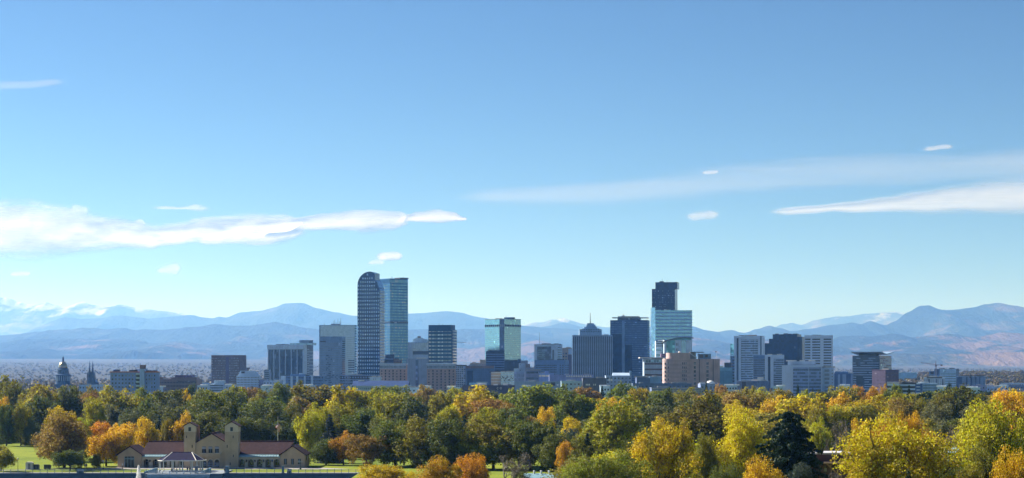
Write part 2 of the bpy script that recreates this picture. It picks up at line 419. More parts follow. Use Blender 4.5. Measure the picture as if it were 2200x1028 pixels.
def cloud(label, top, bot, m, D=62000.0, thick=420.0, cols=90, rows=14, seed=0.0, pad=1.0):
    """lens-shaped body between an upper and a lower outline; front and back skins, thickness stored as 'body'"""
    thick = min(thick, 0.3*WD(max(interp(bot, p_[0])-p_[1] for p_ in top), D)+20.0)
    x0 = min(top[0][0], bot[0][0]); x1 = max(top[-1][0], bot[-1][0])
    V = []; A = []; Fc = []
    for side in (-1, 1):
        for j in range(rows+1):
            v = -1 + 2*j/rows
            for i in range(cols+1):
                s = i/cols; px = x0+(x1-x0)*s
                yt, yb = interp(top, px), interp(bot, px)
                c, h = (yt+yb)/2, (yb-yt)/2*1.55+2.0*pad
                py = c - v*h
                end = min(1.0, min(s, 1-s)*(9 if cols >= 120 else 3.2)); end = end*end*(3-2*end)
                b = (1-v*v)*end
                lump = mnoise.fractal(Vector((px/70.0+seed, py/22.0, seed)), 1, 2, 3)
                V.append((PX(px, D), D + side*thick*max(0, b)**0.8*(0.9+0.1*lump), PZ(py, D) ))
                A.append(b)
    w = cols+1; half = w*(rows+1)
    for sd in (0, 1):
        for j in range(rows):
            for i in range(cols):
                a = sd*half + j*w+i
                Fc.append((a, a+1, a+w+1, a+w) if sd == 0 else (a, a+w, a+w+1, a+1))
    cx = sum(v[0] for v in V)/len(V); cz = min(v[2] for v in V)
    V = [(x-cx, y-D, z-cz) for x, y, z in V]
    me = bpy.data.meshes.new('cloud'); me.from_pydata(V, [], Fc); me.materials.append(m)
    at = me.attributes.new('body', 'FLOAT', 'POINT'); at.data.foreach_set('value', A)
    me.polygons.foreach_set('use_smooth', [True]*len(me.polygons)); me.update()
    o = bpy.data.objects.new('cloud', me); COL.objects.link(o); o.location = (cx, D, cz)
    return tag(o, label, 'cloud', 'clouds over the mountains')
cloud('long white cloud bank stretching in from the left edge of the sky',
      [(-140,440),(0,446),(62,445),(130,455),(180,464),(250,476),(330,487),(390,484),(430,474),(500,471),(552,466),(592,468),(650,474),(700,480)],
      [(-140,548),(0,545),(60,545),(100,544),(160,537),(250,528),(320,531),(350,523),(420,516),(440,519),(500,518),(540,522),(580,520),(620,514),(648,505),(700,490)], M_cloud, seed=1.0, cols=140, rows=20)
cloud('smooth white cloud lobe joining the right end of the long bank',
      [(520,482),(590,478),(640,472),(700,463),(770,457),(860,459),(884,465),(900,470)],
      [(520,488),(590,490),(640,493),(740,491),(780,496),(830,492),(876,483),(900,474)], M_cloud, seed=2.0, cols=120)
cloud('small pointed white cloud at the right tip of the bank above the curved tower',
      [(850,468),(880,463),(895,458),(940,453),(975,459),(995,468),(1012,471)],
      [(850,472),(890,475),(940,477),(985,474),(1000,473),(1012,472)], M_cloud, seed=3.0, cols=120)
cloud('thin white streak cloud high above the middle of the long bank',
      [(305,446),(340,444),(390,446),(420,441),(450,444),(475,450)], [(305,448),(350,449),(400,449),(430,453),(460,452),(475,451)], M_wisp, seed=4.0)
cloud('small ragged wisp just above the left part of the long bank',
      [(140,446),(160,442),(185,446),(200,450)], [(140,456),(165,462),(185,462),(200,456)], M_wisp, seed=5.0)
cloud('tiny white puff resting on the top of the long bank', [(282,478),(300,472),(318,478)], [(282,482),(300,485),(318,483)], M_wisp, seed=6.0)
cloud('small slanting white wisp alone below the long cloud bank',
      [(325,582),(350,574),(375,567),(400,565)], [(325,587),(350,587),(380,589),(400,572)], M_wisp, seed=7.0)
cloud('faint small cloud low by the left edge', [(10,588),(35,584),(60,584),(78,588)], [(10,592),(35,593),(60,592),(78,590)], M_wisp, seed=8.0)
cloud('small flat white cloud floating just above the curved tower', [(798,551),(825,546),(850,545),(876,551)], [(798,555),(825,557),(850,557),(876,553)], M_cloud, seed=9.0, pad=2.0)
cloud('tiny wisp beneath the small cloud over the curved tower', [(782,565),(805,559),(820,558),(836,562)], [(782,569),(805,567),(820,568),(836,566)], M_wisp, seed=10.0)
cloud('bright lens shaped cloud reaching in from the right edge of the sky',
      [(1620,459),(1680,449),(1750,444),(1820,437),(1900,427),(1980,415),(2060,404),(2130,397),(2200,392),(2380,384)],
      [(1620,462),(1680,461),(1740,458),(1790,453),(1830,455),(1920,452),(2000,455),(2080,452),(2200,455),(2380,452)], M_lens, seed=11.0, cols=130)
cloud('small flat white cloud left of the bright lens cloud', [(1462,465),(1490,459),(1530,456),(1558,460)], [(1462,469),(1490,472),(1530,468),(1558,463)], M_wisp, seed=12.0, pad=2.0)
cloud('faint veil of cirrus sweeping across the upper right sky',
      [(900,420),(1100,405),(1300,392),(1450,372),(1600,355),(1750,342),(1900,335),(2050,335),(2200,325),(2420,312)],
      [(900,436),(1100,440),(1300,440),(1450,425),(1600,412),(1750,402),(1900,395),(2050,385),(2200,385),(2420,380)], M_veil, seed=13.0, cols=120, D=66000.0)
cloud('short bright streak above the cirrus veil near the right edge', [(1970,322),(2000,316),(2030,312),(2060,315)], [(1970,326),(2000,323),(2030,319),(2060,318)], M_wisp, seed=14.0)
cloud('tiny thin streak over the left end of the cirrus veil', [(1500,371),(1525,367),(1552,367)], [(1500,374),(1525,374),(1552,371)], M_wisp, seed=15.0)
cloud('faint flat wisp high at the left edge of the sky', [(-60,178),(60,176),(120,171),(175,173)], [(-60,196),(60,190),(120,183),(175,178)], M_veil, seed=16.0)
# ------------------------------------------------------------------ city buildings
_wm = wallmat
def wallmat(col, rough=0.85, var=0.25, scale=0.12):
    # wall colours shifted to blue, standing in for bluish shade; warm ones kept
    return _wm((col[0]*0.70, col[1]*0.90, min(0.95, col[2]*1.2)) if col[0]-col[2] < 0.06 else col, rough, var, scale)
class Tw:
    ALL = []
    """one building: Empty at its nearest base corner; front face runs left from the corner, right face runs back from it"""
    def __init__(s, name, label, l, c, r, top, D, th=0.0, depth=30.0, cat='building', group='buildings of the skyline'):
        if r == c and th == 0.0 and c > 1560: th = math.degrees(math.atan((c-CX)/FPX))+0.4      # these are turned to face the camera, hiding their sunlit flank
        s.D, s.th = D, R(th); s.cs, s.sn = math.cos(s.th), math.sin(s.th)
        s.xc = PX(c, D)
        s.w = s.tf(l); s.d = s.tr(r) if (r > c+0.01 and th > 1) else depth
        if s.d < 4 or s.d > 75: print('depth', name, round(s.d)); s.d = 40.0
        s.H = PZ(top, D)
        s.root = empty(name, (s.xc, D, 0), -s.th, label, cat, group); Tw.ALL.append(s)
    def tf(s, px): p = px-CX; return (FPX*s.xc - p*s.D)/(p*s.sn + FPX*s.cs)      # metres from the corner along the front
    def tr(s, px): p = px-CX; return (p*s.D - FPX*s.xc)/(FPX*s.sn - p*s.cs)      # metres from the corner along the right side
    def u(s, px): return s.w - s.tf(px)
    def z(s, py): return PZ(py, s.D)
    def wd(s, f): return s.w if f == 'F' else s.d
    def fb(s, mb, f, u0, u1, z0, z1, d0, d1):
        if f == 'F': mb.box(-s.w+u0, -s.w+u1, -d1, -d0, z0, z1)
        else: mb.box(d0, d1, u0, u1, z0, z1)
    def body(s, m, name='wall', z0=0.0, z1=None, ins=0.0, u0=0.0, u1=None, y0=0.0, y1=None):
        return MB().box(-s.w+u0+ins, (-s.w+u1 if u1 is not None else 0)-ins, y0+ins, (y1 if y1 is not None else s.d)-ins, z0, s.H if z1 is None else z1).build(name, m, s.root)
    def block(s, name, m, p0, p1, top, bot=None, y0=2.0, y1=None):
        """a box set on or against the building, placed by photo columns on the front plane"""
        z0 = s.H if bot is None else s.z(bot)
        return MB().box(-s.w+s.u(p0), -s.w+s.u(p1), y0, (y1 if y1 is not None else max(y0+4, s.d*0.7)), z0, s.z(top)).build(name, m, s.root)
    def lattice(s, f, nc, nr, m, pf=0.35, sf=0.4, z0=0.0, z1=None, u0=0.0, u1=None, dp=0.7, name='facade_grid'):
        z1 = s.H if z1 is None else z1; u1 = s.wd(f) if u1 is None else u1
        mb = MB(); cw = (u1-u0)/nc; rh = (z1-z0)/nr
        for i in range(nc+1):
            a = u0+i*cw-cw*pf/2; b = a+cw*pf
            s.fb(mb, f, max(a, u0), min(b, u1), z0, z1, 0.01, dp)
        for j in range(nr+1):
            a = z0+j*rh-rh*sf/2; b = a+rh*sf
            s.fb(mb, f, u0+0.02, u1-0.02, max(a, z0+0.02), min(b, z1-0.02), 0.0, dp-0.15)
        o = mb.build(name, m, s.root); o['kind'] = 'stuff'; return o
    def bands(s, f, n, m, frac=0.5, z0=0.0, z1=None, u0=0.0, u1=None, dp=0.5, name='spandrel', off=0.0, top=True):
        z1 = s.H if z1 is None else z1; u1 = s.wd(f) if u1 is None else u1
        rh = (z1-z0)/n; mb = MB(); s.fb(mb, f, u0, u1, 0, rh*frac, 0.0, dp)
        me = mb.mesh(name, m)
        for j in range(n): inst(name, me, s.root, (0, 0, z0+j*rh+rh*(1-frac)*(1 if top else 0)))
    def piers(s, f, n, m, frac=0.3, z0=0.0, z1=None, u0=0.0, u1=None, dp=0.8, name='pier'):
        z1 = s.H if z1 is None else z1; u1 = s.wd(f) if u1 is None else u1
        cw = (u1-u0)/n; mb = MB(); s.fb(mb, f, 0, cw*frac, z0, z1, 0.0, dp); me = mb.mesh(name, m)
        for i in range(n+1):
            p = u0 + i*(u1-u0-cw*frac)/n
            inst(name, me, s.root, (p, 0, 0) if f == 'F' else (0, p, 0))
    def panes(s, f, nc, nr, m, wf=0.5, hf=0.5, z0=0.0, z1=None, u0=0.0, u1=None, name='windows', skip=0.0, seed=1):
        z1 = s.H if z1 is None else z1; u1 = s.wd(f) if u1 is None else u1
        rnd = random.Random(seed); mb = MB(); cw = (u1-u0)/nc; rh = (z1-z0)/nr
        for j in range(nr):
            for i in range(nc):
                if rnd.random() < skip: continue
                a = u0+(i+0.5-wf/2)*cw; b = z0+(j+0.5-hf/2)*rh
                s.fb(mb, f, a, a+cw*wf, b, b+rh*hf, 0.0, 0.12)
        o = mb.build(name, m, s.root); o['kind'] = 'stuff'; return o
    def strip(s, name, m, f, u0, u1, z0, z1, d0=0.0, d1=0.6):
        mb = MB(); s.fb(mb, f, u0, u1, z0, z1, d0, d1); return mb.build(name, m, s.root)
    def units(s, n, seed, m, hmax=4.0, u0=0.1, u1=0.9, z=None):
        rnd = random.Random(seed); z = s.H if z is None else z
        for i in range(n):
            x = -s.w + s.w*rnd.uniform(u0, u1); y = rnd.uniform(0.2, 0.6)*s.d; a = rnd.uniform(1.5, 4.5); h = rnd.uniform(1.2, hmax)
            MB().box(x-a, x+a, y, y+3, z, z+h).build('rooftop_unit', m, s.root)
    def mast(s, px, top, bot=None, r=0.35, name='antenna', y=6.0):
        x = -s.w+s.u(px); z0 = s.H if bot is None else s.z(bot)
        return MB().tube((x, y, z0), (x, y, s.z(top)), r, r*0.4, 6).build(name, M_dk, s.root)
    def parapet(s, m, h=1.0, t=0.5, out=0.3):
        mb = MB(); w, d, H = s.w, s.d, s.H
        mb.box(-w-out, out, -out, t, H-0.3, H+h).box(-w-out, out, d-t, d+out, H-0.3, H+h)
        mb.box(-w-out, -w+t, t, d-t, H-0.3, H+h).box(-t, out, t, d-t, H-0.3, H+h)
        return mb.build('parapet', m, s.root)

M_dk = plain((0.05,0.055,0.06), 0.6); M_gr = plain((0.28,0.29,0.3), 0.7); M_lt = plain((0.6,0.6,0.6), 0.6); M_wh = plain((0.8,0.79,0.76), 0.55)
CONC = wallmat((0.52,0.52,0.50)); CONCL = wallmat((0.74,0.73,0.70)); CONCD = wallmat((0.26,0.27,0.29)); STONE = wallmat((0.42,0.36,0.30))
WHITE = wallmat((0.80,0.79,0.77), var=0.08); BRICK = wallmat((0.40,0.27,0.22)); BROWN = wallmat((0.20,0.15,0.14)); BUFF = wallmat((0.50,0.40,0.32)); PURPLE = wallmat((0.20,0.12,0.15)); PINK = wallmat((0.44,0.33,0.31))
BLUEC = wallmat((0.22,0.29,0.40)); TEALC = wallmat((0.20,0.32,0.36)); STEEL = wallmat((0.36,0.42,0.47), 0.5)
G_DK = glassmat((0.010,0.035,0.09)); G_NV = glassmat((0.005,0.024,0.08), 0.2, spec=0.3, pb=0.0); G_BL = glassmat((0.04,0.10,0.22)); G_TE = glassmat((0.05,0.18,0.25), 0.1, metal=0.35)
G_MI = glassmat((0.20,0.38,0.50), 0.08, 0.16, cell=(2.2,2.2,2.0), metal=0.85, pb=0.0); G_MIT = glassmat((0.17,0.31,0.45), 0.1, 0.2, metal=0.8, pb=0.0)
G_PL = glassmat((0.24,0.38,0.54), 0.15, 0.25, metal=0.5, pb=0.0); G_WN = glassmat((0.02,0.03,0.045), 0.15, pb=0.06, cell=(2.5,2.5,2.5)); G_LIT = glassmat((0.45,0.55,0.60), 0.1, 0.5, metal=0.4)

# --- far left: domed capitol
D = 3300.0; k = WD(1, D)
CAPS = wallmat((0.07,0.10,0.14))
cap = empty('domed_capitol', (PX(135.5, D), D, 0), 0, 'grey stone capitol with a gilded dome, leftmost building on the skyline', 'capitol', 'buildings of the skyline')
zz = lambda y: PZ(y, D)
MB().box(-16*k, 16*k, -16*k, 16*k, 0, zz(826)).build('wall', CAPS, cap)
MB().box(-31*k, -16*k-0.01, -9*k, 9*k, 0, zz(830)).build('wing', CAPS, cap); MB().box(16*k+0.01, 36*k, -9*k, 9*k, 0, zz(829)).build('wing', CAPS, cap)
MB().box(-33*k, -14*k, -9.4*k, 9.4*k, zz(830), zz(828.6)).build('wing_roof', M_lt, cap)
MB().lathe([(15.5*k, zz(826)), (15.5*k, zz(819)), (12.5*k, zz(818.8)), (12.5*k, zz(808))], 20).build('drum', CAPS, cap)
colm = MB().tube((0,0,zz(819)), (0,0,zz(808)), 0.9*k, 0.75*k, 8).mesh('column', CONC)
for i in range(20):
    t = 2*math.pi*i/20; inst('column', colm, cap, (14.6*k*math.cos(t), 14.6*k*math.sin(t), 0))
MB().lathe([(16.2*k, zz(808)), (16.8*k, zz(805.6)), (15.0*k, zz(804.6)), (12*k, zz(804)), (11.4*k, zz(797)), (12.4*k, zz(795)), (12.4*k, zz(794)), (10.0*k, zz(793)), (9.7*k, zz(790.5))], 20).build('upper_drum', CAPS, cap)
wm = MB().box(-1.0*k, 1.0*k, -0.3*k, 0.3*k, zz(803), zz(798)).mesh('drum_window', G_WN)
for i in range(12):
    t = 2*math.pi*(i+0.5)/12; w_ = inst('drum_window', wm, cap, (11.7*k*math.cos(t), 11.7*k*math.sin(t), 0)); w_.rotation_euler = (0, 0, t+math.pi/2)
GOLD = plain((0.50, 0.40, 0.24), 0.3, 0.9)
MB().lathe([(9.6*k, zz(790.5)), (9.5*k, zz(788)), (8.9*k, zz(785)), (7.9*k, zz(782.5)), (6.3*k, zz(780)), (4.4*k, zz(778.4)), (2.3*k, zz(777.6))], 24).build('dome', GOLD, cap, smooth=True)
MB().lathe([(2.2*k, zz(777.6)), (2.0*k, zz(771)), (2.3*k, zz(770.6)), (1.2*k, zz(768)), (0.35*k, zz(766.5)), (0.15*k, zz(763.5))], 10).build('lantern', CAPS, cap)

# --- twin spired cathedral
D = 3200.0; k = WD(1, D); zz = lambda y: PZ(y, D)
cat_ = empty('cathedral', (PX(195.8, D), D, 0), 0, 'pale stone cathedral with two slender pointed spires', 'cathedral', 'buildings of the skyline')
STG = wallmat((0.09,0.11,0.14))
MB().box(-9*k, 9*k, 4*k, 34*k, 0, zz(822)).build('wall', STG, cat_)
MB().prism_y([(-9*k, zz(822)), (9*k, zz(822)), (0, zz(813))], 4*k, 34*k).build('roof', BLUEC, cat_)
for sx in (-3.3, 3.3):
    tw = MB().box((sx-2.9)*k, (sx+2.9)*k, -2.9*k, 2.9*k, 0, zz(803)); tw_o = tw.build('bell_tower', STG, cat_)
    MB().box((sx-0.8)*k, (sx+0.8)*k, -3.05*k, -2.8*k, zz(812), zz(805.5)).build('louvre', G_WN, tw_o)
    MB().lathe([(2.6*k, zz(803)), (1.3*k, zz(789)), (0.25*k, zz(776))], 8, sx*k, 0).build('spire', STG, cat_)
    for ax in (-1, 1):
        for ay in (-1, 1):
            MB().lathe([(0.65*k, zz(806)), (0.6*k, zz(801)), (0.08*k, zz(797))], 6, (sx+ax*2.6)*k, ay*2.6*k).build('pinnacle', STG, tw_o)
for sx in (-8.2, 8.2):
    MB().lathe([(1.0*k, 0), (1.0*k, zz(803)), (0.1*k, zz(799))], 6, sx*k, 0).build('buttress', STG, cat_)

# --- concrete apartment slab on the left
b = Tw('apartment_slab', 'long grey concrete apartment slab left of the skyline with a stair tower', 237, 336, 336, 800, 1500, 0, 14)
b.body(wallmat((0.32,0.35,0.62)))
G_APT = glassmat((0.05,0.06,0.08), 0.2, pb=0.25, cell=(2,2,2))
b.panes('F', 8, 9, G_APT, 0.42, 0.42, 2, b.H-1.2, b.u(238), b.u(296), seed=2, skip=0.12)
b.panes('F', 4, 9, G_APT, 0.35, 0.42, 2, b.H-1.2, b.u(312), b.u(335), seed=3, skip=0.1)
b.strip('balcony_recess', M_dk, 'F', b.u(293), b.u(300), 1, b.H-1, -0.1, 0.25)
rail = MB(); b.fb(rail, 'F', b.u(292.6), b.u(300.4), 0, 1.2, 0.2, 1.3); rm = rail.mesh('balcony', CONCL)
for j in range(9): inst('balcony', rm, b.root, (0, 0, 3.2+j*3.0))
b.strip("stair_tower", wallmat((0.44,0.47,0.70)), 'F', b.u(301), b.u(311), 0, b.z(793), 0, 1.6)
b.block('penthouse', CONC, 294, 312, 793, None, 3, 11); b.block('penthouse_top', BROWN, 298, 309, 784.5, 793, 4, 9)
b.parapet(plain((0.42,0.16,0.13), 0.8), 0.5); b.units(7, 5, M_dk, 2.0); b.mast(327, 790, r=0.12)

# --- reddish stepped block
b = Tw('brick_block', 'low reddish brown stepped block beside the concrete apartment slab', 338, 422, 422, 815, 2300, 0, 40); b.body(BROWN)
b.block('upper_block', BROWN, 366, 421, 811, None, 5); b.block('stair_head', PURPLE, 373, 392, 806.5, 811, 8); b.block('stair_head', PURPLE, 397, 411, 806.5, 811, 9); b.block('lift_head', BROWN, 341, 348, 811, None, 6)
b.panes('F', 26, 4, G_WN, 0.5, 0.4, 2, b.H-2, seed=5); b.panes('F', 14, 1, G_APT, 0.6, 0.5, b.z(822), b.z(818), b.u(380), b.u(420), name='clerestory')

# --- brown office tower
b = Tw('brown_office', 'brown office block with a dark vertical recess and pale window rows', 454.5, 514, 528.5, 765, 3200, 20)
b.body(glassmat((0.20,0.21,0.24), 0.2, 0.5, cell=(2.4,2.4,3.4), pb=0.25)); b.lattice('F', 9, 13, BROWN, 0.3, 0.55, 0, b.H-2, 0, b.u(485), name='facade_grid'); b.lattice('F', 5, 13, BROWN, 0.3, 0.55, 0, b.H-2, b.u(492), None)
b.strip('recess_panel', PURPLE, 'F', b.u(485), b.u(492), 0, b.H, 0, 0.3); b.lattice('R', 4, 13, BROWN, 0.7, 0.7, 0, b.H-2)
b.parapet(BROWN, 1.2); b.strip('roof_band', BROWN, 'F', 0, b.w, b.H-2.2, b.H-0.3, 0, 0.75); b.strip('roof_band', BROWN, 'R', 0, b.d, b.H-2.2, b.H-0.3, 0, 0.75)
b2 = Tw('brown_annex', 'small brown annex stepping down right of the brown office', 527, 533.5, 533.5, 790, 3180, 0, 20); b2.body(BROWN); b2.panes('F', 3, 10, G_WN, 0.5, 0.4)

# --- cream stepped building, small pale building before the brown office
b = Tw('cream_building', 'cream building with rounded stepped top and small square windows', 508, 556.5, 556.5, 808, 2800, 0, 30); b.body(WHITE)
b.panes('F', 16, 6, G_WN, 0.4, 0.4, 1, b.H-0.6)
mb = MB(); w = b.w
for (p0, p1, t0, t1) in ((511, 553, 808, 804.5), (513, 549, 804.5, 800), (515, 546.5, 800, 797)):
    mb.box(-w+b.u(p0), -w+b.u(p1), 3, 24, b.z(t0), b.z(t1))
mb.build('stepped_top', WHITE, b.root); b.block('lift_head', M_lt, 533, 539, 794.5, 797, 8, 14); b.strip('plant_louvre', M_dk, 'F', b.u(518), b.u(525), b.z(802.5), b.z(798.5), -2.99, -2.6)
b = Tw('pale_stepped_lowrise', 'small pale low-rise with a higher middle in front of the brown office', 448, 481, 481, 826, 2300, 0, 25); b.body(CONCL)
b.block('upper_block', CONCL, 459, 480, 818, None, 3); b.bands('F', 4, G_BL, 0.4, 2, b.H-1, 0.5, b.w-0.5, 0.1, 'window_band')

# --- glass block with white fins and a heavy cornice
b = Tw('finned_tower', 'dark glass tower with seven white vertical fins under a thick grey cornice', 576, 652, 673, 742, 3300, 22)
b.body(glassmat((0.016,0.05,0.11), 0.15, 0.4, cell=(2.8,2.8,3.6), pb=0.03)); b.piers('F', 6, WHITE, 0.09, 0, b.z(752), dp=1.2, name='fin')
b.strip('cornice', CONCL, 'F', -0.8, b.w+0.8, b.z(751), b.z(741), 0, 2.2); b.strip('corner_pier', CONCL, 'R', 0.0, b.d*0.3, 0, b.z(741), 0.0, 0.9)
b.bands('R', 22, CONC, 0.45, 0, b.z(750), b.d*0.32, b.d*0.55, 0.6); b.bands('R', 11, G_PL, 0.3, 0, b.z(755), b.d*0.58, b.d*0.95, 0.2, 'glass_band')
b.block('upper_storey', G_PL, 618, 665, 737.5, 742, 8); b.block('penthouse', CONCD, 637, 658, 731, 737.5, 10); b.units(6, 3, M_dk, 2.5, 0.1, 0.5)
b2 = Tw('grey_annex', 'narrow grey annex at the left foot of the white finned tower', 567, 579, 579, 795, 3250, 0, 20); b2.body(CONC); b2.bands('F', 9, G_BL, 0.4, 0, None, 1, b2.w-1, 0.2, 'window_band')

# --- apartment block in front of the finned tower
b = Tw('apartment_block', 'grey and white mid-rise apartment block before the foot of the finned tower', 603, 694, 694, 808, 2500, 0, 25); b.body(BLUEC)
b.panes('F', 30, 6, G_APT, 0.55, 0.5, 1, b.H-0.5, seed=9)
for p0, p1, m in ((603, 614, CONCL), (624, 629, CONCL), (636, 641, CONCL), (653, 657, CONCL), (668, 673, CONCL)):
    b.strip('pier', m, 'F', b.u(p0)+0.1, b.u(p1), 0, b.H-0.2, 0.13, 0.9)
b.block('upper_block', BLUEC, 623, 655, 804.5, None, 3); b.block('stair_head', CONCL, 641, 648, 802, 804.5, 5)

# --- pale curtain wall slab behind, blue grey tower before it
b = Tw('pale_glass_slab', 'tall pale glass slab topped by a cluster of antennas', 686, 762, 766.5, 699.5, 3700, 12)
b.body(glassmat((0.46,0.58,0.68), 0.25, 0.1, cell=(3,3,4), metal=0.3, pb=0.0)); b.bands('F', 16, glassmat((0.40,0.47,0.52), 0.2, 0.15, metal=0.3, pb=0.0), 0.35, b.z(790), b.z(725), 0.3, b.w-0.3, 0.15, 'window_band')
b.bands('F', 6, G_DK, 0.5, b.z(803), b.z(774), b.u(748), b.u(761.5), 0.3, 'dark_window_band'); b.strip('edge_trim', G_BL, 'F', 0, 2.0, 0, b.H, 0, 0.4)
b.bands('R', 24, G_DK, 0.5, 0, None, 0.3, b.d-0.3, 0.3, 'window_band'); b.parapet(STEEL, 0.8)
b.block('penthouse', CONCD, 708, 728, 696, None, 8)
for px, t in ((692.5, 695), (709, 692), (712, 689), (715, 687), (718, 691), (722, 684.5), (726, 690), (728, 683.5)): b.mast(px, t, 699 if px < 700 else 696, 0.5, y=12)
b = Tw('blue_grey_tower', 'flat blue grey tower with scattered dark windows, left of the curved tower', 686, 735, 742, 724.5, 3000, 14)
b.body(wallmat((0.27,0.33,0.40), 0.6)); b.panes('F', 20, 26, glassmat((0.22,0.28,0.36), 0.2, 0.2, pb=0.0), 0.8, 0.4, 2, b.H-8, seed=4)
rnd = random.Random(7); mb = MB(); w = b.w
for j in range(26):
    for i in range(20):
        pr = 0.75*math.exp(-((i-8.0)/2.2)**2)*(j < 23) + (0.25 if j < 9 else 0.0)
        if rnd.random() < pr*(1.1-j/26.0):
            a = (i+0.1)*w/20; z = 2+(b.H-10)*(j+0.3)/26; b.fb(mb, 'F', a, a+w/20*0.9, z, z+1.5, 0.13, 0.25)
o = mb.build('dark_windows', G_DK, b.root); o['kind'] = 'stuff'
b.bands('R', 24, G_DK, 0.5, 0, b.H-6, 0.3, b.d-0.3, 0.3, 'window_band'); b.strip('sign_panel', M_dk, 'F', b.u(688), b.u(700), b.z(735.5), b.z(733), 0, 0.4); b.units(5, 8, M_gr, 1.6); b.parapet(BLUEC, 0.6)

# --- the curved roof tower
D = 3550.0
b = Tw('curved_roof_tower', 'tall dark tower with a curved stepped roofline and square window grid', 768, 816, 826.5, 603, D, 14)
w, dd = b.w, b.d; U = lambda px: -w + b.u(px)
prof = [(-w, 0), (0, 0), (0, b.z(625))]
for i in range(1, 9):                                   # right hand curve rising to the step
    t = math.pi/2*i/8; prof.append((U(806)*math.sin(t), b.z(625)+(b.z(601.5)-b.z(625))*math.sin(t)**0.8))
prof += [(U(805.2), b.z(601.4)), (U(805.1), b.z(587))]
for i in range(0, 11):                                  # left hand quarter round
    t = math.pi/2*i/10
    prof.append((U(795) + (-w-U(795))*math.sin(t), b.z(613)+(b.z(583.5)-b.z(613))*math.cos(t)))
M_WF = glassmat((0.008,0.035,0.10), 0.12, 0.35, cell=(4.2,4.2,7), pb=0.0)
MB().prism_y(prof, 0, dd).build('wall', M_WF, b.root)
def wf_top(x):
    """height of the roof line at local x"""
    if x > U(805.2): f = max(0.0, min(1.0, x/U(806))); return b.z(625)+(b.z(601.5)-b.z(625))*f**0.8
    if x > U(795): return b.z(586)
    f = (x-U(795))/(-w-U(795)); return b.z(613)+(b.z(583.5)-b.z(613))*math.sqrt(max(0, 1-f*f))
M_WP = glassmat((0.44,0.60,0.80), 0.3, 0.25, cell=(4,4,4), pb=0.0, metal=0.2)
mb = MB(); nc = 10; rowh = 6.75; cw = w/nc
for j in range(36):
    for i in range(nc):
        x = -w+(i+0.5)*cw; z = 4+j*rowh
        if z+rowh > wf_top(x-cw*0.4) or z+rowh > wf_top(x+cw*0.4): continue
        b.fb(mb, 'F', x+w-cw*0.26, x+w+cw*0.26, z+1.6, z+4.6, 0.0, 0.35)
o = mb.build('windows', M_WP, b.root); o['kind'] = 'stuff'
b.bands('R', 31, STEEL, 0.35, 0, b.z(627), 0.4, dd-0.4, 0.3, 'window_band')
MB().quad((0.1, 0.2, b.z(625)), (0.1, dd-0.2, b.z(625)), (U(809), dd-0.2, b.z(605)+0.9), (U(809), 0.2, b.z(605)+0.9)).build('roof_glazing', G_PL, b.root)

# --- tall square tower with reflective window grid
b = Tw('grid_tower', 'tallest square tower with a regular grid of bluish windows beside the curved tower', 809, 838, 876, 599.5, 3750, 52)
b.body(glassmat((0.42,0.74,0.92), 0.12, 0.25, cell=(4,4,6), metal=0.6, bright=(0.95,0.96,0.95), pb=0.07))
FR = wallmat((0.06,0.17,0.28), 0.5)
b.lattice('F', 9, 36, FR, 0.42, 0.5, 0, b.H-9); b.lattice('R', 12, 36, FR, 0.42, 0.5, 0, b.H-9)
b.lattice('F', 12, 1, FR, 0.45, 0.3, b.H-9, b.H-0.2, name='crown_grid'); b.lattice('R', 15, 1, FR, 0.45, 0.3, b.H-9, b.H-0.2, name='crown_grid')
for f in 'FR': b.strip('sky_lobby_band', G_DK, f, 0, b.wd(f), b.z(695), b.z(691), 0, 1.0)
b.parapet(FR, 0.8); b.block('penthouse', M_dk, 838, 850, 597.3, None, 10, 30)
for x_, y_, h_ in ((-12, 14, 5), (-25, 20, 6), (-6, 34, 4), (-18, 44, 6)): MB().tube((x_, y_, b.H), (x_, y_, b.H+h_), 0.35, 0.2).build('antenna', M_dk, b.root)
b = Tw('small_dark_box', 'small dark glass box between the curved tower and the brick hotel', 826, 849, 849, 771, 2900, 0, 22); b.body(G_NV); b.block('upper_block', G_NV, 827, 846, 762, None, 3); b.bands('F', 8, BLUEC, 0.2, 0, None, 0.5, b.w-0.5, 0.3)
b = Tw('low_dark_box', 'low dark roofed block tucked behind the pinkish brick hotel', 846, 862, 862, 773, 2880, 0, 22); b.body(BROWN); b.panes('F', 5, 8, G_WN, 0.5, 0.5)

# --- grey office cluster right of the tall tower
b = Tw('grey_terraced_office', 'grey terraced office with a rooftop box, right of the tallest tower', 876, 922, 922, 736, 3300, 0, 30); b.body(CONC)
b.block('upper_block', CONCL, 887, 918, 729, None, 4); b.block('penthouse', CONCL, 891, 909, 726.5, 729, 6); b.block('plant_room', BROWN, 896.5, 903.5, 722.5, 726.5, 8, 14)
b.panes('F', 12, 6, G_LIT, 0.6, 0.35, b.z(757), b.z(737.5), b.u(886), b.u(920)); b.strip('dark_band', M_dk, 'F', b.u(887), b.u(921.5), b.z(762), b.z(755), 0, 0.5)

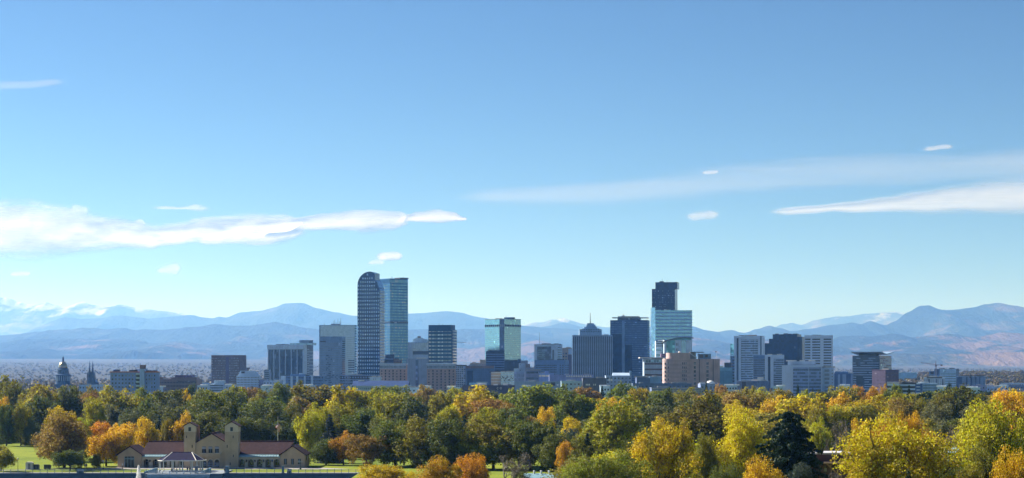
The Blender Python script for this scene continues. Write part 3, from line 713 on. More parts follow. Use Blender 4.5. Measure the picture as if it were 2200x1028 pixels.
# --- dark teal banded tower
b = Tw('teal_banded_tower', 'dark teal tower with rows of pale windows and a notched top', 920.5, 972, 981.5, 709, 3100, 14)
TD = wallmat((0.02,0.075,0.13), 0.5); b.body(TD)
wl = glassmat((0.42,0.55,0.62), 0.12, 0.5, cell=(3.0,3.0,4.5), metal=0.4, pb=0.1)
b.bands('F', 15, wl, 0.4, 6, b.H-1, 1.0, b.w-1, 0.3, 'window_band'); b.bands('R', 19, wl, 0.36, 6, b.H-1, 1, b.d-1, 0.3, 'window_band')
b.lattice('F', 18, 1, TD, 0.3, 0.05, 4, b.H, dp=0.5, name='mullions')
b.block('crown', TD, 920.6, 969, 698.5, None, 0.2, 24); b.mast(941, 694.5, 698.5, 0.3); b.mast(949, 696, 698.5, 0.3)

# --- brick hotel pair with a plain shaft between
def hotel(lbl, l, c, r, top, D, th, cols):
    h = Tw('brick_hotel', lbl, l, c, r, top, D, th, 22); h.body(PINK); W_ = h.w
    G_H = glassmat((0.02,0.025,0.035), 0.2, 0.4, cell=(2,2,2.6), pb=0.08)
    cw = W_/cols
    mb = MB()
    for i in range(cols):
        for j in range(9):
            z = 2+j*(h.H-8)/9.0; h.fb(mb, 'F', (i+0.32)*cw, (i+0.68)*cw, z+0.5, z+(h.H-8)/9.0*(0.82 if i % 2 else 0.62), 0.0, 0.15)
    o = mb.build('windows', G_H, h.root); o['kind'] = 'stuff'
    h.strip('attic_band', CONC, 'F', 0.2, W_-0.2, h.H-5.2, h.H-0.6, 0, 0.5); h.panes('F', cols*3, 1, G_WN, 0.45, 0.6, h.H-5, h.H-1.4, name='attic_windows')
    for ch in h.root.children:
        if ch.name.startswith('attic_windows'): ch.location = (0, -0.55, 0)
    h.parapet(CONCL, 0.9, out=0.8); return h
h = hotel('pinkish brick hotel wing with dark window columns, left of the plain grey shaft', 816, 873, 873, 783, 2300, 0, 7)
h = Tw('plain_grey_shaft', 'plain grey windowless shaft between the two brick hotel wings', 873, 918, 918, 771, 2450, 0, 22); h.body(wallmat((0.38,0.40,0.43)))
h.strip('glass_strip', G_BL, 'F', h.u(893), h.u(899), 0, h.z(773), 0, 0.3); h.units(3, 2, M_lt, 2.0)
h = hotel('pinkish brick hotel wing right of the plain grey shaft, below the teal tower', 917, 978.5, 978.5, 783, 2280, 0, 7); h.block('roof_slab', CONCL, 921, 972, 780.5, None, 3)

# --- cluster between teal tower and mirrored tower
b = Tw('blue_construction_frame', 'narrow blue grey building with open balconies beside the teal tower', 978, 1000, 1000, 787, 2700, 0, 20); b.body(G_BL)
b.lattice('F', 5, 12, CONC, 0.25, 0.35, 0, None, dp=1.0); b.mast(990, 783)
b = Tw('blue_midrise', 'wide dull blue mid-rise with a flat plum coloured top storey', 996, 1062, 1062, 786, 2900, 0, 30); b.body(BLUEC)
b.strip('attic', BROWN, 'F', 0.2, b.w-0.2, b.z(792), b.H-0.1, 0, 0.6); b.lattice('F', 26, 11, wallmat((0.16,0.20,0.29)), 0.5, 0.25, 0, b.z(793)); b.strip('dark_glass_bay', G_NV, 'F', b.u(1004), b.u(1016), 0, b.z(797), 0.0, 0.9)
b = Tw('beige_stepped_block', 'beige stepped block peeping out behind the blue mid-rise', 1010, 1044, 1044, 780, 3300, 0, 25); b.body(BUFF); b.block('upper_block', BUFF, 1031, 1043.5, 773, None, 2); b.panes('F', 8, 3, G_WN, 0.4, 0.4, b.z(800), b.z(781))

# --- mirrored tower with dark band
b = Tw('mirrored_tower', 'greenish mirrored glass tower with a dark band below its top', 1042, 1083.5, 1119, 686, 3350, 43)
b.body(G_MI); 
LN = plain((0.16,0.24,0.27), 0.4)
b.bands('F', 32, LN, 0.10, 0, b.z(703), 0, None, 0.12, 'floor_line'); b.bands('R', 32, LN, 0.10, 0, b.z(703), 0, None, 0.12, 'floor_line')
for f in 'FR':
    b.strip('plant_band', G_NV, f, 0, b.wd(f), b.z(702), b.z(697.5), 0, 0.4); b.lattice(f, 10, 1, LN, 0.15, 0.1, b.z(702), b.z(697.5), dp=0.7, name='louvres')
b.strip('dark_corner_bay', G_NV, 'F', b.u(1073.5), b.w-0.02, 0, b.H, 0.0, 0.6); b.parapet(LN, 0.6)
b.units(3, 6, M_dk, 2.5, 0.2, 0.6); MB().box(-8, 8, 8, 18, b.H, b.H+3.2).build('penthouse', G_NV, b.root); b.mast(1082, 678, r=0.25)
b = Tw('navy_banded_office', 'navy office with pale horizontal bands standing before the mirrored tower', 1044, 1084, 1084, 755, 2950, 0, 24); b.body(G_NV); b.bands('F', 15, wallmat((0.20,0.26,0.36)), 0.3, 0, b.H-4, 0.4, b.w-0.4, 0.4); b.block('upper_block', G_NV, 1051, 1084, 753, None, 3)
b = Tw('navy_reflection_block', 'navy block in place of the dark reflection right of the navy banded office', 1084.2, 1119, 1119, 776, 2960, 0, 24); b.body(G_NV); b.block('stair_head', G_NV, 1112, 1119, 771.5, None, 2); b.units(6, 12, M_dk, 2.0)  # dark reflection in the mirrored tower, built as a block

# --- pale civic buildings before the mirrored tower
b = Tw('cream_low_block', 'cream low block with stripe windows left of the glass atrium', 1055, 1076, 1076, 801, 2400, 0, 20); b.body(BUFF); b.bands('F', 4, M_lt, 0.3, b.z(826), b.z(800), 0, None, 0.5)
b = Tw('glass_atrium', 'pale turquoise glass atrium with a dark wavy pattern', 1076, 1104, 1104, 800, 2390, 0, 18); b.body(glassmat((0.62,0.80,0.84), 0.15, 0.3, cell=(1.8,1.8,1.8), metal=0.25, pb=0.0)); b.lattice('F', 10, 10, wallmat((0.55,0.68,0.72)), 0.12, 0.12, dp=0.3)
mb = MB()
for i in range(22):
    t = i/21.0; x = 1.0+t*(b.w-2); z = b.z(814)+2.2*math.sin(t*17)+1.0*math.sin(t*41); b.fb(mb, 'F', x-0.3, x+0.5, z-0.6, z+0.6, 0.3, 0.5)
mb.build('wave_pattern', M_dk, b.root)
b = Tw('stepped_grey_block', 'grey stepped block with a windowless square tower right of the glass atrium', 1104, 1135, 1135, 800, 2420, 0, 22); b.body(wallmat((0.42,0.40,0.44)))
b.bands('F', 5, wallmat((0.5,0.48,0.53)), 0.35, 0, b.H, 0.1, b.w-0.1, 0.3); b.block('square_tower', wallmat((0.5,0.5,0.52)), 1115, 1128, 781, None, 2, 14); b.block('side_block', CONC, 1104, 1115, 792, None, 3, 14)
for x_ in (1117.5,): 
    for zt in (784, 796): b.strip('tower_window', G_WN, 'F', b.u(x_-0.8), b.u(x_+0.8), b.z(zt+1), b.z(zt-1), -1.99, -1.8)
b = Tw('taupe_stack', 'taupe stacked block behind the windowless square tower', 1119, 1147, 1147, 790, 2900, 0, 22); b.body(wallmat((0.34,0.30,0.31))); b.block('upper_block', wallmat((0.36,0.32,0.32)), 1119, 1134, 775, None, 2); b.block('middle_block', BROWN, 1130, 1139, 782, None, 1.5)
b = Tw('violet_grey_lowrise', 'violet grey low-rise terraces left of the lit window pavilion', 1128, 1158, 1158, 797, 2350, 0, 22); b.body(wallmat((0.33,0.32,0.40))); b.bands('F', 4, G_BL, 0.3, 0, b.H-1, 1, b.w-1, 0.2, 'window_band')

# --- pale office with antenna, blue block before it
b = Tw('pale_slab_office', 'pale office slab with a large dark glass inset and a thin roof mast', 1148, 1198, 1208, 741, 3250, 20); b.body(CONCL)
b.strip('dark_glass_inset', G_DK, 'F', b.u(1154), b.u(1184), 0, b.z(745), 0, 0.4); b.bands('F', 4, G_PL, 0.3, b.z(771), b.z(752), b.u(1155), b.u(1171), 0.6, 'pale_window_band')
b.strip('window_slot', G_DK, 'F', b.u(1187), b.u(1190), 0, b.z(752), 0, 0.3); b.bands('R', 18, G_DK, 0.45, 0, b.H-4, 1, b.d*0.8, 0.3, 'window_band'); b.units(9, 4, M_dk, 2.6, 0.3, 0.98); b.mast(1156.5, 714, r=0.4); b.parapet(CONC, 0.8)
b = Tw('blue_grid_block', 'blue grey block with a dark window grid below the pale slab office', 1148, 1214, 1222, 774, 3000, 14); b.body(wallmat((0.24,0.31,0.42)))
b.panes('F', 14, 11, G_WN, 0.65, 0.5, 2, b.z(783), b.u(1152), b.u(1196)); b.panes('F', 2, 11, G_WN, 0.5, 0.45, 2, b.z(783), b.u(1201), b.u(1212)); b.panes('R', 3, 11, G_WN, 0.5, 0.45, 2, b.z(783))
b = Tw('beige_tower', 'narrow beige tower wedged between the pale slab office and pinstripe tower', 1207, 1231, 1231, 748, 3400, 0, 25); b.body(BUFF); b.panes('F', 2, 12, G_DK, 0.6, 0.6, 0, b.z(757), b.u(1208), b.u(1219)); b.strip('purple_bay', PURPLE, 'F', b.u(1220), b.u(1228), 0, b.z(763), 0, 0.4); b.strip('pale_pier', WHITE, 'F', b.u(1228.5), b.u(1230.5), 0, b.z(762), 0, 0.8); b.strip('cornice_panel', WHITE, 'F', b.u(1221), b.u(1230), b.z(762), b.z(750), 0, 0.5)

# --- pinstripe tower and the ziggurat crown behind it
b = Tw('ziggurat_tower', 'stepped pale tower top with a needle spire rising behind the pinstripe tower', 1245, 1293, 1293, 716, 3750, 0, 40); ZG = wallmat((0.40,0.47,0.52)); b.body(ZG)
for (p0, p1, t0, t1, y) in ((1245, 1252, 716, 708, 2), (1247, 1291, 716, 711, 3), (1250, 1288, 711, 706, 5), (1255, 1283, 706, 702, 8), (1260, 1280, 702, 697.5, 10), (1262, 1277, 697.5, 694.5, 12), (1284, 1293, 716, 708, 2)):
    bb = b.block('crown_tier', ZG, p0, p1, t1, t0, y, 30)
b.panes('F', 12, 2, G_WN, 0.5, 0.4, b.z(715), b.z(707), b.u(1247), b.u(1291)); b.mast(1269, 672, 694.5, 0.9, 'spire', 18)
b = Tw('pinstripe_tower', 'broad dark tower with fine pale vertical pinstripes', 1230, 1316, 1316, 720.5, 3150, 0, 34); b.body(glassmat((0.014,0.045,0.10), 0.2, 0.4, cell=(2,2,3.4), pb=0.0)); b.piers('F', 21, wallmat((0.46,0.47,0.50)), 0.34, 0, b.z(723.5), dp=0.9); b.strip('roof_band', wallmat((0.3,0.34,0.40)), 'F', 0, b.w, b.z(723.5), b.H, 0, 1.0); b.units(3, 15, M_lt, 1.5, 0.55, 0.85)

# --- dark bronze tower with winged roof
b = Tw('winged_roof_tower', 'dark blue tower with thin projecting roof wings right of the pinstripe tower', 1311, 1391, 1395.5, 688, 3300, 10); DB = wallmat((0.045,0.10,0.20), 0.5); b.body(DB)
b.panes('F', 26, 30, glassmat((0.13,0.22,0.36), 0.25, 0.35, pb=0.0), 0.75, 0.4, 2, b.H-2); b.bands('R', 30, G_DK, 0.5, 0, None, 0.2, b.d-0.2, 0.2, 'window_band')
b.strip('pale_bay', wallmat((0.26,0.33,0.42)), 'F', b.u(1336.5), b.u(1342), 0, b.H-1, 0.0, 1.2); b.strip('dark_reflection', G_NV, 'F', b.u(1316), b.u(1335.5), 0, b.z(718), 0.05, 0.5); b.strip('dark_reflection', G_NV, 'F', b.u(1342.2), b.u(1358), 0, b.z(741), 0.05, 0.5)  # the dark panels stand in for reflections in the glass
b.block('penthouse', G_DK, 1326, 1374, 683, None, 5); b.block('roof_wing', M_gr, 1314.5, 1329, 681.5, 683.8, 4, 22); b.block('roof_wing', M_gr, 1327, 1371, 679.6, 682.2, 4, 26); b.block('roof_wing', M_gr, 1369, 1391, 682, 684, 4, 22); b.mast(1338, 675, 680, 0.5); b.units(2, 3, M_lt, 2.4, 0.3, 0.38, z=b.z(680))

# --- black topped tower and teal banded block
b = Tw('black_topped_tower', 'tall stepped navy black tower rising behind the teal banded block', 1400.5, 1450, 1455.5, 621, 3700, 12); b.body(G_NV)
b.block('upper_block', G_NV, 1408, 1455, 606.5, None, 0.2, 30); b.block('roof_unit', M_dk, 1416, 1423, 604, 606.5, 6); b.mast(1422, 597, 606, 0.3); b.mast(1432, 602, 606, 0.25)
mb = MB(); rnd = random.Random(3)
for j in range(8):
    for i in range(16):
        if rnd.random() < 0.45: x = (i+0.3)*b.w/16; z = b.z(660)+j*4.2; b.fb(mb, 'F', x, x+1.3, z, z+1.5, 0, 0.2)
o = mb.build('windows', glassmat((0.16,0.24,0.36), 0.2, 0.5, pb=0.1), b.root); o['kind'] = 'stuff'
b = Tw('teal_banded_block', 'light teal glass block with many fine horizontal bands below the black tower', 1408, 1487, 1487, 667, 3450, 0, 40); b.body(G_MIT)
b.bands('F', 22, wallmat((0.46,0.54,0.62), 0.5), 0.42, 0, b.H-3, 0.2, b.w-0.2, 0.4)
MB().prism_z([(-b.w-0.02, 0.4), (-b.w-0.02, 30), (-b.w-6.5, 30), (-b.w-6.5, 8)], 0, b.z(661)).build('side_wing', G_MIT, b.root)
b.units(4, 9, M_lt, 2.0, 0.1, 0.5)

# --- curved roof apartments
b = Tw('curved_roof_apartments', 'glass apartment tower with a swooping dark roof and stacked balconies', 1427, 1487, 1487, 731, 2700, 0, 24); b.body(CONCL)
b.strip('glass_bay', G_TE, 'F', b.u(1432), b.u(1450), 0, b.H-0.5, 0, 0.8); b.panes('F', 2, 9, G_WN, 0.4, 0.5, 2, b.H-2, b.u(1452), b.u(1458)); b.strip('glass_bay', G_PL, 'F', b.u(1464), b.u(1474), 0, b.H-0.5, 0, 0.6)
bal = MB(); b.fb(bal, 'F', b.u(1466), b.u(1489.5), 0, 1.1, 0.6, 2.4); bm = bal.mesh('balcony', STEEL)
for j in range(14): inst('balcony', bm, b.root, (0, 0, 3+j*3.6))
pr = []
for i in range(15):
    t = i/14.0; px = 1424+t*(1490-1424); yy = 734.5-9.5*math.sin(min(1.0, t*1.6)*math.pi/2)+1.2*max(0, t-0.5); pr.append((-b.w+b.u(px), b.z(yy)))
b_top = pr + [(x, z-1.3) for x, z in reversed(pr)]
MB().prism_y(list(reversed(b_top)), -2, 22).build('curved_roof', M_dk, b.root)
MB().prism_y([(pr[1][0], b.H-0.5), (pr[-2][0], b.H-0.5)] + [(x, z-1.35) for x, z in reversed(pr[1:-1])], 0.2, 20).build('attic', G_TE, b.root)
b2 = Tw('low_banded_annex', 'low pale annex with dark bands left of the swooping roof apartments', 1409, 1429, 1429, 733, 2720, 0, 18); b2.body(CONCL); b2.bands('F', 3, G_DK, 0.3, b2.z(748), b2.z(733.5), 0, None, 0.5, 'dark_band'); b2.bands('F', 8, G_PL, 0.4, 2, b2.z(750), 0.3, b2.w-0.3, 0.2, 'window_band')

# --- brick hospital with rounded corner
D = 1950.0
b = Tw('brick_hospital', 'large pinkish brick hospital with a rounded left corner and stacked windows', 1427, 1547, 1547, 771, D, 0, 26)
HB = wallmat((0.49,0.37,0.37)); w = b.w; x0, x1, xm = -w, 0.0, -w+b.u(1483)
rr = 5.5
arc = [(x0+rr-rr*math.cos(t), rr-rr*math.sin(t)) for t in [math.pi/2*i/8 for i in range(9)]]
MB().prism_z([(x0, 24), (x0, rr)] + arc[1:] + [(xm, 0), (xm, 24)][0:2], 0, b.H).build('wall', HB, b.root)
arc2 = [(x+WD(7.5, D), y) for x, y in arc]
MB().prism_z([(x0+WD(7.5, D), 22), (x0+WD(7.5, D), rr)] + arc2[1:] + [(xm, 0.0), (xm, 22)], b.H, b.z(758.5)).build('rounded_upper_wall', HB, b.root)
MB().box(xm+0.01, x1, 1.5, 24, 0, b.z(771.5)).build('wing_wall', HB, b.root)
SB = wallmat((0.26,0.19,0.18)); bandp = [(x0-0.15, rr+6), (x0-0.15, rr)] + [(x-0.12, y-0.12) for x, y in arc[1:]] + [(xm, -0.12), (xm, 0.3), (x0+rr, 0.6), (x0+0.8, rr)]
bm = MB().prism_z(bandp, 0, 0.45).mesh('string_course', SB)
for j in range(8): inst('string_course', bm, b.root, (0, 0, b.z(776.5)-j*WD(8.6, D)))
mb = MB()
for j in range(7):
    z = b.z(783.5)-j*WD(8.6, D)
    for px in (1465.5, 1469, 1473): b.fb(mb, 'F', b.u(px), b.u(px+2.2), z, z+2.1, 0, 0.12)
    for px in (1491, 1518, 1493.2, 1520.5):
        a = b.u(px); mb.box(-w+a, -w+a+1.0, 1.35, 1.6, z-0.3, z+2.3)
    mb.box(x0+rr-0.9-WD(2,D), x0+rr-WD(2,D), -0.0, 0.5, z, z+2.0)
o = mb.build('windows', G_APT, b.root); o['kind'] = 'stuff'
mb = MB()
for j in range(7):
    z = b.z(783.5)-j*WD(8.6, D); mb.box(x0+0.4, x0+1.4, 1.3, 2.6, z, z+2.0)
o = mb.build('corner_windows', G_WN, b.root); o['kind'] = 'stuff'
for px in (1503, 1532.5): MB().box(-w+b.u(px)-0.35, -w+b.u(px)+0.35, 1.2, 1.7, 0, b.z(772)).build('downpipe', M_dk, b.root)
b.block('roof_canopy', M_dk, 1484, 1514, 756.3, 758, 4, 16); b.block('plant_house', M_gr, 1485, 1496, 758, 771.5, 5, 14); b.block('plant_house', STEEL, 1502, 1529, 760.5, 771.5, 6, 15); b.block('plant_louvre', BROWN, 1504, 1512, 762, 769.5, 5.8, 6.2); b.block('plant_louvre', BROWN, 1516, 1522, 762.5, 767.5, 5.8, 6.2)
MB().lathe([(0.2, b.z(758.5)), (1.1, b.z(758.4)), (1.35, b.z(757)), (1.0, b.z(755.6)), (0.2, b.z(755.2))], 12, -w+b.u(1461), 6).build('white_radome', M_wh, b.root, smooth=True)
mb = MB()
for i in range(8):
    t = i/7.0; mb.box(-w+b.u(1481+t*14), -w+b.u(1483.5+t*14), 3, 4, b.z(758+t*9.5)-1.0, b.z(758+t*9.5))
mb.build('roof_stair', M_lt, b.root)
fp = MB().tube((-w+b.u(1541), 6, b.z(771)), (-w+b.u(1541), 6, b.z(755)), 0.12, 0.08); fp.build('flag_mast', M_lt, b.root); MB().box(-w+b.u(1538), -w+b.u(1541), 6, 6.1, b.z(757.5), b.z(755)).build('small_flag', M_dk, b.root)

# --- grey banded office left of the hospital
b = Tw('grey_banded_office', 'grey banded office with a thin overhanging roof left of the brick hospital', 1384, 1434, 1434, 771.5, 2150, 0, 26); b.body(CONC)
b.bands('F', 6, G_WN, 0.28, 2, b.z(780.5), 0.5, b.w-0.5, 0.15, 'window_band'); b.panes('F', 7, 1, G_TE, 0.85, 0.85, b.z(780), b.z(773.5), b.u(1387), b.u(1427), name='attic_windows'); b.block('overhanging_roof', M_lt, 1374.5, 1436, 768, 770.2, -3, 24); b.block('upper_block', PURPLE, 1421, 1436, 760, 768, 4)
mb = MB()
for j in range(6): mb.box(-b.w-1.2, -b.w-0.02, 0, 8, 3+j*4.0, 4.6+j*4.0)
mb.build('side_balconies', WHITE, b.root)

# --- teal low block, white striped towers
b = Tw('teal_lowrise', 'teal grey low-rise between the brick hospital and white striped towers', 1546, 1573, 1573, 790, 2500, 0, 24); b.body(TEALC); b.strip('attic', wallmat((0.30,0.45,0.47)), 'F', 0, b.w, b.z(797), b.H-0.1, 0, 0.5); b.block('rooftop_frame', M_dk, 1556, 1571, 779.5, None, 4, 12)
b = Tw('white_striped_tower', 'tall white tower with a broad finely striped centre and dark slits', 1577, 1636, 1642, 722, 3250, 15); b.body(WHITE); W_ = b.w
b.strip('dark_slit', G_NV, 'F', b.u(1583), b.u(1586.5), 0, b.z(727), -0.1, 0.15); b.strip('dark_slit', G_NV, 'F', b.u(1633.5), b.w-0.05, 0, b.z(722.5), -0.1, 0.15)
b.strip('edge_fin', WHITE, 'F', b.u(1577), b.u(1582.6), 0, b.H, 0.0, 1.5); b.strip('edge_fin', WHITE, 'F', b.u(1587), b.u(1592), 0, b.H-1, 0.0, 1.5)
b.strip('glass_centre', G_BL, 'F', b.u(1592), b.u(1628.5), 0, b.z(729.5), 0, 0.3); b.bands('F', 21, wallmat((0.66,0.67,0.66)), 0.5, 0, b.z(730), b.u(1592.2), b.u(1628.3), 0.8); b.block('penthouse', BROWN, 1607, 1622, 719.8, None, 6)
b.piers('R', 1, WHITE, 0.3); 
b = Tw('teal_side_tower', 'slim teal glass tower at the left edge of the white striped tower', 1569, 1577.4, 1577.4, 739, 3300, 0, 26); b.body(G_TE); b.bands('F', 22, STEEL, 0.3, 0, b.z(760), 0.1, b.w-0.1, 0.3)
b = Tw('orange_balcony_block', 'thin block with pinkish balconies below the slim teal tower', 1569.5, 1578, 1578, 765, 2600, 0, 18); b.body(BLUEC); 
bal = MB(); b.fb(bal, 'F', 0.1, b.w*0.45, 0, 1.3, 0, 0.8); bm = bal.mesh('balcony', PINK)
for j in range(12): inst('balcony', bm, b.root, (0, 0, 2+j*3.3))
b.bands('F', 12, G_DK, 0.5, 1, b.H-1, b.w*0.5, b.w-0.1, 0.3, 'window_band')
b = Tw('navy_stepped_tower', 'plain navy glass tower with stepped left shoulders', 1643, 1713, 1728.5, 737.5, 3450, 24); b.body(G_NV)
for p0, p1, t0, t1, n in ((1652, 1712.6, 737.5, 728, 'shoulder'), (1660, 1712.6, 728, 718.5, 'upper_block')): b.block(n, G_NV, p0, p1, t1, t0, 0.2, 26)
MB().box(0.05, 6, 10, b.d-1, 0, b.z(724)).build('side_bay', glassmat((0.025,0.05,0.09), 0.25, 0.3, pb=0.0), b.root); b.units(6, 2, M_dk, 2.0, 0.3, 0.9, z=b.z(718.5))
b = Tw('white_twin_block', 'shorter white block of two striped glass halves before the navy tower', 1618, 1684.5, 1684.5, 763, 2850, 0, 28); b.body(WHITE)
gb = glassmat((0.07,0.13,0.22), 0.15, 0.3, pb=0.05)
b.strip('glass_half', gb, 'F', b.u(1618.6), b.u(1643), 0, b.z(771), 0, 0.3); b.bands('F', 15, wallmat((0.32,0.38,0.48)), 0.3, 0, b.z(771), b.u(1618.6), b.u(1643), 0.6); b.strip('blue_cap', BLUEC, 'F', 0.1, b.u(1643), b.z(770.8), b.H-0.1, 0, 0.4)
b.strip('dark_slit', G_NV, 'F', b.u(1650), b.u(1655), 0, b.z(767), 0, 0.15); b.strip('glass_half', gb, 'F', b.u(1662), b.u(1684), 0, b.z(771), 0, 0.3); b.bands('F', 15, wallmat((0.62,0.64,0.66)), 0.35, 0, b.z(771), b.u(1662), b.u(1684), 0.6)
b.strip('white_fin', WHITE, 'F', b.u(1643.2), b.u(1649.6), 0, b.H, 0, 1.2); b.strip('white_fin', WHITE, 'F', b.u(1655.4), b.u(1661.6), 0, b.H, 0, 1.2)
b = Tw('pale_slatted_tower', 'pale tower with three columns of dark slatted windows', 1728.5, 1787, 1789.5, 721.5, 3200, 14); b.body(WHITE)
gsl = glassmat((0.04,0.055,0.08), 0.2, 0.3, pb=0.0)
for p0, p1 in ((1729.5, 1741), (1745, 1762), (1769.5, 1786)):
    b.bands('F', 18, gsl, 0.52, b.z(832), b.z(728), b.u(p0), b.u(p1), 0.25, 'window_slat')
b.units(6, 21, M_dk, 1.6, 0.3, 0.6); b.parapet(WHITE, 0.5)
# --- white front block
b = Tw('white_gridded_block', 'wide white block with a plain left wall and blue gridded front', 1680, 1766, 1766, 785, 2150, 0, 30); b.body(WHITE)
b.strip('glass_front', G_BL, 'F', b.u(1704), b.u(1764), 0, b.z(789.5), 0, 0.2); b.bands('F', 9, wallmat((0.42,0.48,0.60)), 0.45, 0, b.z(789.5), b.u(1704), b.u(1764), 0.5); b.lattice('F', 14, 1, wallmat((0.5,0.54,0.63)), 0.1, 0.02, 0, b.z(789.5), b.u(1704), b.u(1764), 0.45, 'mullions')
b.strip('white_frame', WHITE, 'F', b.u(1702), b.u(1704), 0, b.H, 0, 0.8); b.strip('white_frame', WHITE, 'F', b.u(1764), b.w, 0, b.H, 0, 0.8); b.strip('white_frame', WHITE, 'F', b.u(1704), b.u(1764), b.z(789.5), b.H, 0, 0.75); b.strip('centre_post', WHITE, 'F', b.u(1737), b.u(1738), 0, b.z(789.5), 0.5, 0.7)
b.block('penthouse', wallmat((0.40,0.40,0.42)), 1692, 1752, 776.5, None, 8); b.units(9, 31, M_lt, 1.2, 0.15, 0.8, z=b.z(776.5))
b = Tw('white_block_annex', 'narrow white annex with squarish windows right of the gridded block', 1766.5, 1791, 1791, 790.5, 2160, 0, 26); b.body(WHITE); b.panes('F', 1, 7, glassmat((0.22,0.29,0.40), 0.2, 0.2, pb=0.0), 0.8, 0.6, 1, b.H-1, b.u(1770), b.u(1783)); b.panes('F', 1, 9, G_WN, 0.5, 0.3, 1, b.H-1, b.u(1786), b.u(1790), name='small_windows')
b = Tw('blue_columned_lowrise', 'blue low-rise with pale columns left of the dark winged office', 1790, 1832, 1832, 803, 2500, 0, 24); b.body(wallmat((0.16,0.21,0.33))); b.block('upper_block', BLUEC, 1794, 1822, 799, None, 2)
for p0, p1 in ((1790, 1793), (1800, 1805), (1810, 1818), (1828, 1832)): b.strip('pale_column', wallmat((0.45,0.50,0.58)), 'F', b.u(p0), b.u(p1)-0.05, 0, b.H-1, 0, 0.8)

# --- dark office with winged roof, purple block
b = Tw('winged_dark_office', 'dark glass office with white dashes and a shallow butterfly roof', 1831.5, 1889.5, 1915, 764.5, 2700, 30); b.body(glassmat((0.012,0.04,0.10), 0.12, 0.3, pb=0.0))
DW = wallmat((0.36,0.42,0.50), 0.5); w = b.w; zr = [b.z(770+5.1*i) for i in range(15)]
segs = {0: [(0.15,0.3),(0.6,0.85)], 1: [(0.4,0.75)], 2: [(0.02,0.12),(0.3,0.45),(0.55,0.98)], 3: [(0.02,0.15),(0.3,0.98)], 4: [(0.02,0.98)], 5: [(0.02,0.98)], 6: [(0.02,0.55),(0.6,0.98)], 7: [(0.02,0.75)], 8: [(0.02,0.14),(0.4,0.75)], 9: [(0.02,0.14),(0.45,0.75)], 10: [(0.02,0.14),(0.45,0.62)], 11: [(0.02,0.14),(0.45,0.75)], 12: [(0.02,0.14),(0.45,0.75)], 13: [(0.02,0.75)]}
for j, sg in segs.items():
    for a, c in sg: b.strip('white_dash', DW, 'F', a*w, c*w, zr[j]-0.6, zr[j]+0.4, 0, 0.35)
b.strip('pale_side_glass', glassmat((0.22,0.33,0.48), 0.25, 0.2, pb=0.0), 'R', 0.3, b.d-0.3, 0, b.H-2.5, 0, 0.3)
rnd = random.Random(4)
for j in range(9):
    a = rnd.choice((0.05, 0.3, 0.55)); b.strip('dark_pane_band', G_NV, 'R', a*b.d, min(0.97, a+0.42)*b.d, zr[j]-1.3, zr[j]+0.9, 0.3, 0.5)
rf = MB(); zz0 = b.z(764.5); ov = 6.0
rf.prism_x([(-3.0, zz0+4.6), (b.d*0.45, zz0+1.2), (b.d+3, zz0+4.6), (b.d+3, zz0+5.6), (b.d*0.45, zz0+2.6), (-3.0, zz0+5.6)], -w-1.0, 2.5); rf.build('butterfly_roof', STEEL, b.root)
b.block('roof_core', M_dk, 1842, 1880, 760.5, None, 5, 16); b.block('plant_screen', M_gr, 1863, 1888, 756, 761, 8, 18)
b = Tw('plum_block', 'plum coloured block in front of the dark winged office', 1873.5, 1902.5, 1931, 795.5, 2300, 44); b.body(PURPLE); b.panes('F', 9, 7, glassmat((0.13,0.10,0.15), 0.2, 0.3, pb=0.0), 0.7, 0.4, 1, b.H-2); b.panes('R', 9, 7, glassmat((0.15,0.10,0.14), 0.2, 0.3, pb=0.0), 0.7, 0.4, 1, b.H-2); b.parapet(PURPLE, 0.5)
b = Tw('white_striped_garage', 'low white garage with dark open decks, left of the tall pine', 1906, 1931, 1931, 825, 1750, 0, 20); b.body(M_dk); b.bands('F', 5, WHITE, 0.45, 0, None, 0, None, 0.5, 'deck_parapet')
b = Tw('white_striped_garage', 'low white garage with dark open decks, behind the tall pine', 1931.5, 1966, 1966, 826, 1760, 0, 20); b.body(M_dk); b.bands('F', 5, WHITE, 0.45, 0, None, 0, None, 0.5, 'deck_parapet')
b = Tw('grey_foot_block', 'dark grey low block at the foot of the white striped tower', 1583, 1653, 1653, 819, 2000, 0, 24); b.body(wallmat((0.26,0.28,0.33))); b.strip('dark_bay', M_dk, 'F', b.u(1594), b.u(1602), 0, b.H-0.8, 0, 0.3); b.strip('speckled_wall', wallmat((0.20,0.24,0.33), var=0.5, scale=0.6), 'F', b.u(1613), b.w-0.1, 0, b.H-0.3, 0, 0.4); b.block('plant_house', M_lt, 1627, 1640, 811, None, 5, 12); b.units(5, 12, M_lt, 1.4, 0.5, 0.95)

# --- right hand cluster
b = Tw('crane_shaft_block', 'slate grey concrete core beside the tower crane at right', 1996, 2020, 2020, 798, 3300, 0, 24); b.body(BLUEC); b.strip('dark_panel', M_dk, 'F', b.u(1999), b.u(2006), b.z(804), b.z(799), 0, 0.4); b.strip('lower_band', CONCD, 'F', 0.1, b.w, b.z(812), b.z(805), 0, 0.8)
b = Tw('white_sign_block', 'pale white office slab with a small leaf mark right of the tower crane', 2007, 2054, 2060, 793, 3150, 24); b.body(wallmat((0.58,0.66,0.70))); b.bands('F', 6, G_PL, 0.35, 2, b.z(803), b.u(2021), b.w-0.5, 0.3, 'window_band'); b.strip('side_bay', BLUEC, 'F', 0.1, b.u(2019), 0, b.H-0.2, 0, 0.5); b.strip('slit_window', M_dk, 'F', b.u(2014), b.u(2016), b.z(806), b.z(794), 0.5, 0.7); b.strip('dark_edge', CONCD, 'R', 0.05, b.d, 0, b.H, 0.0, 0.3)
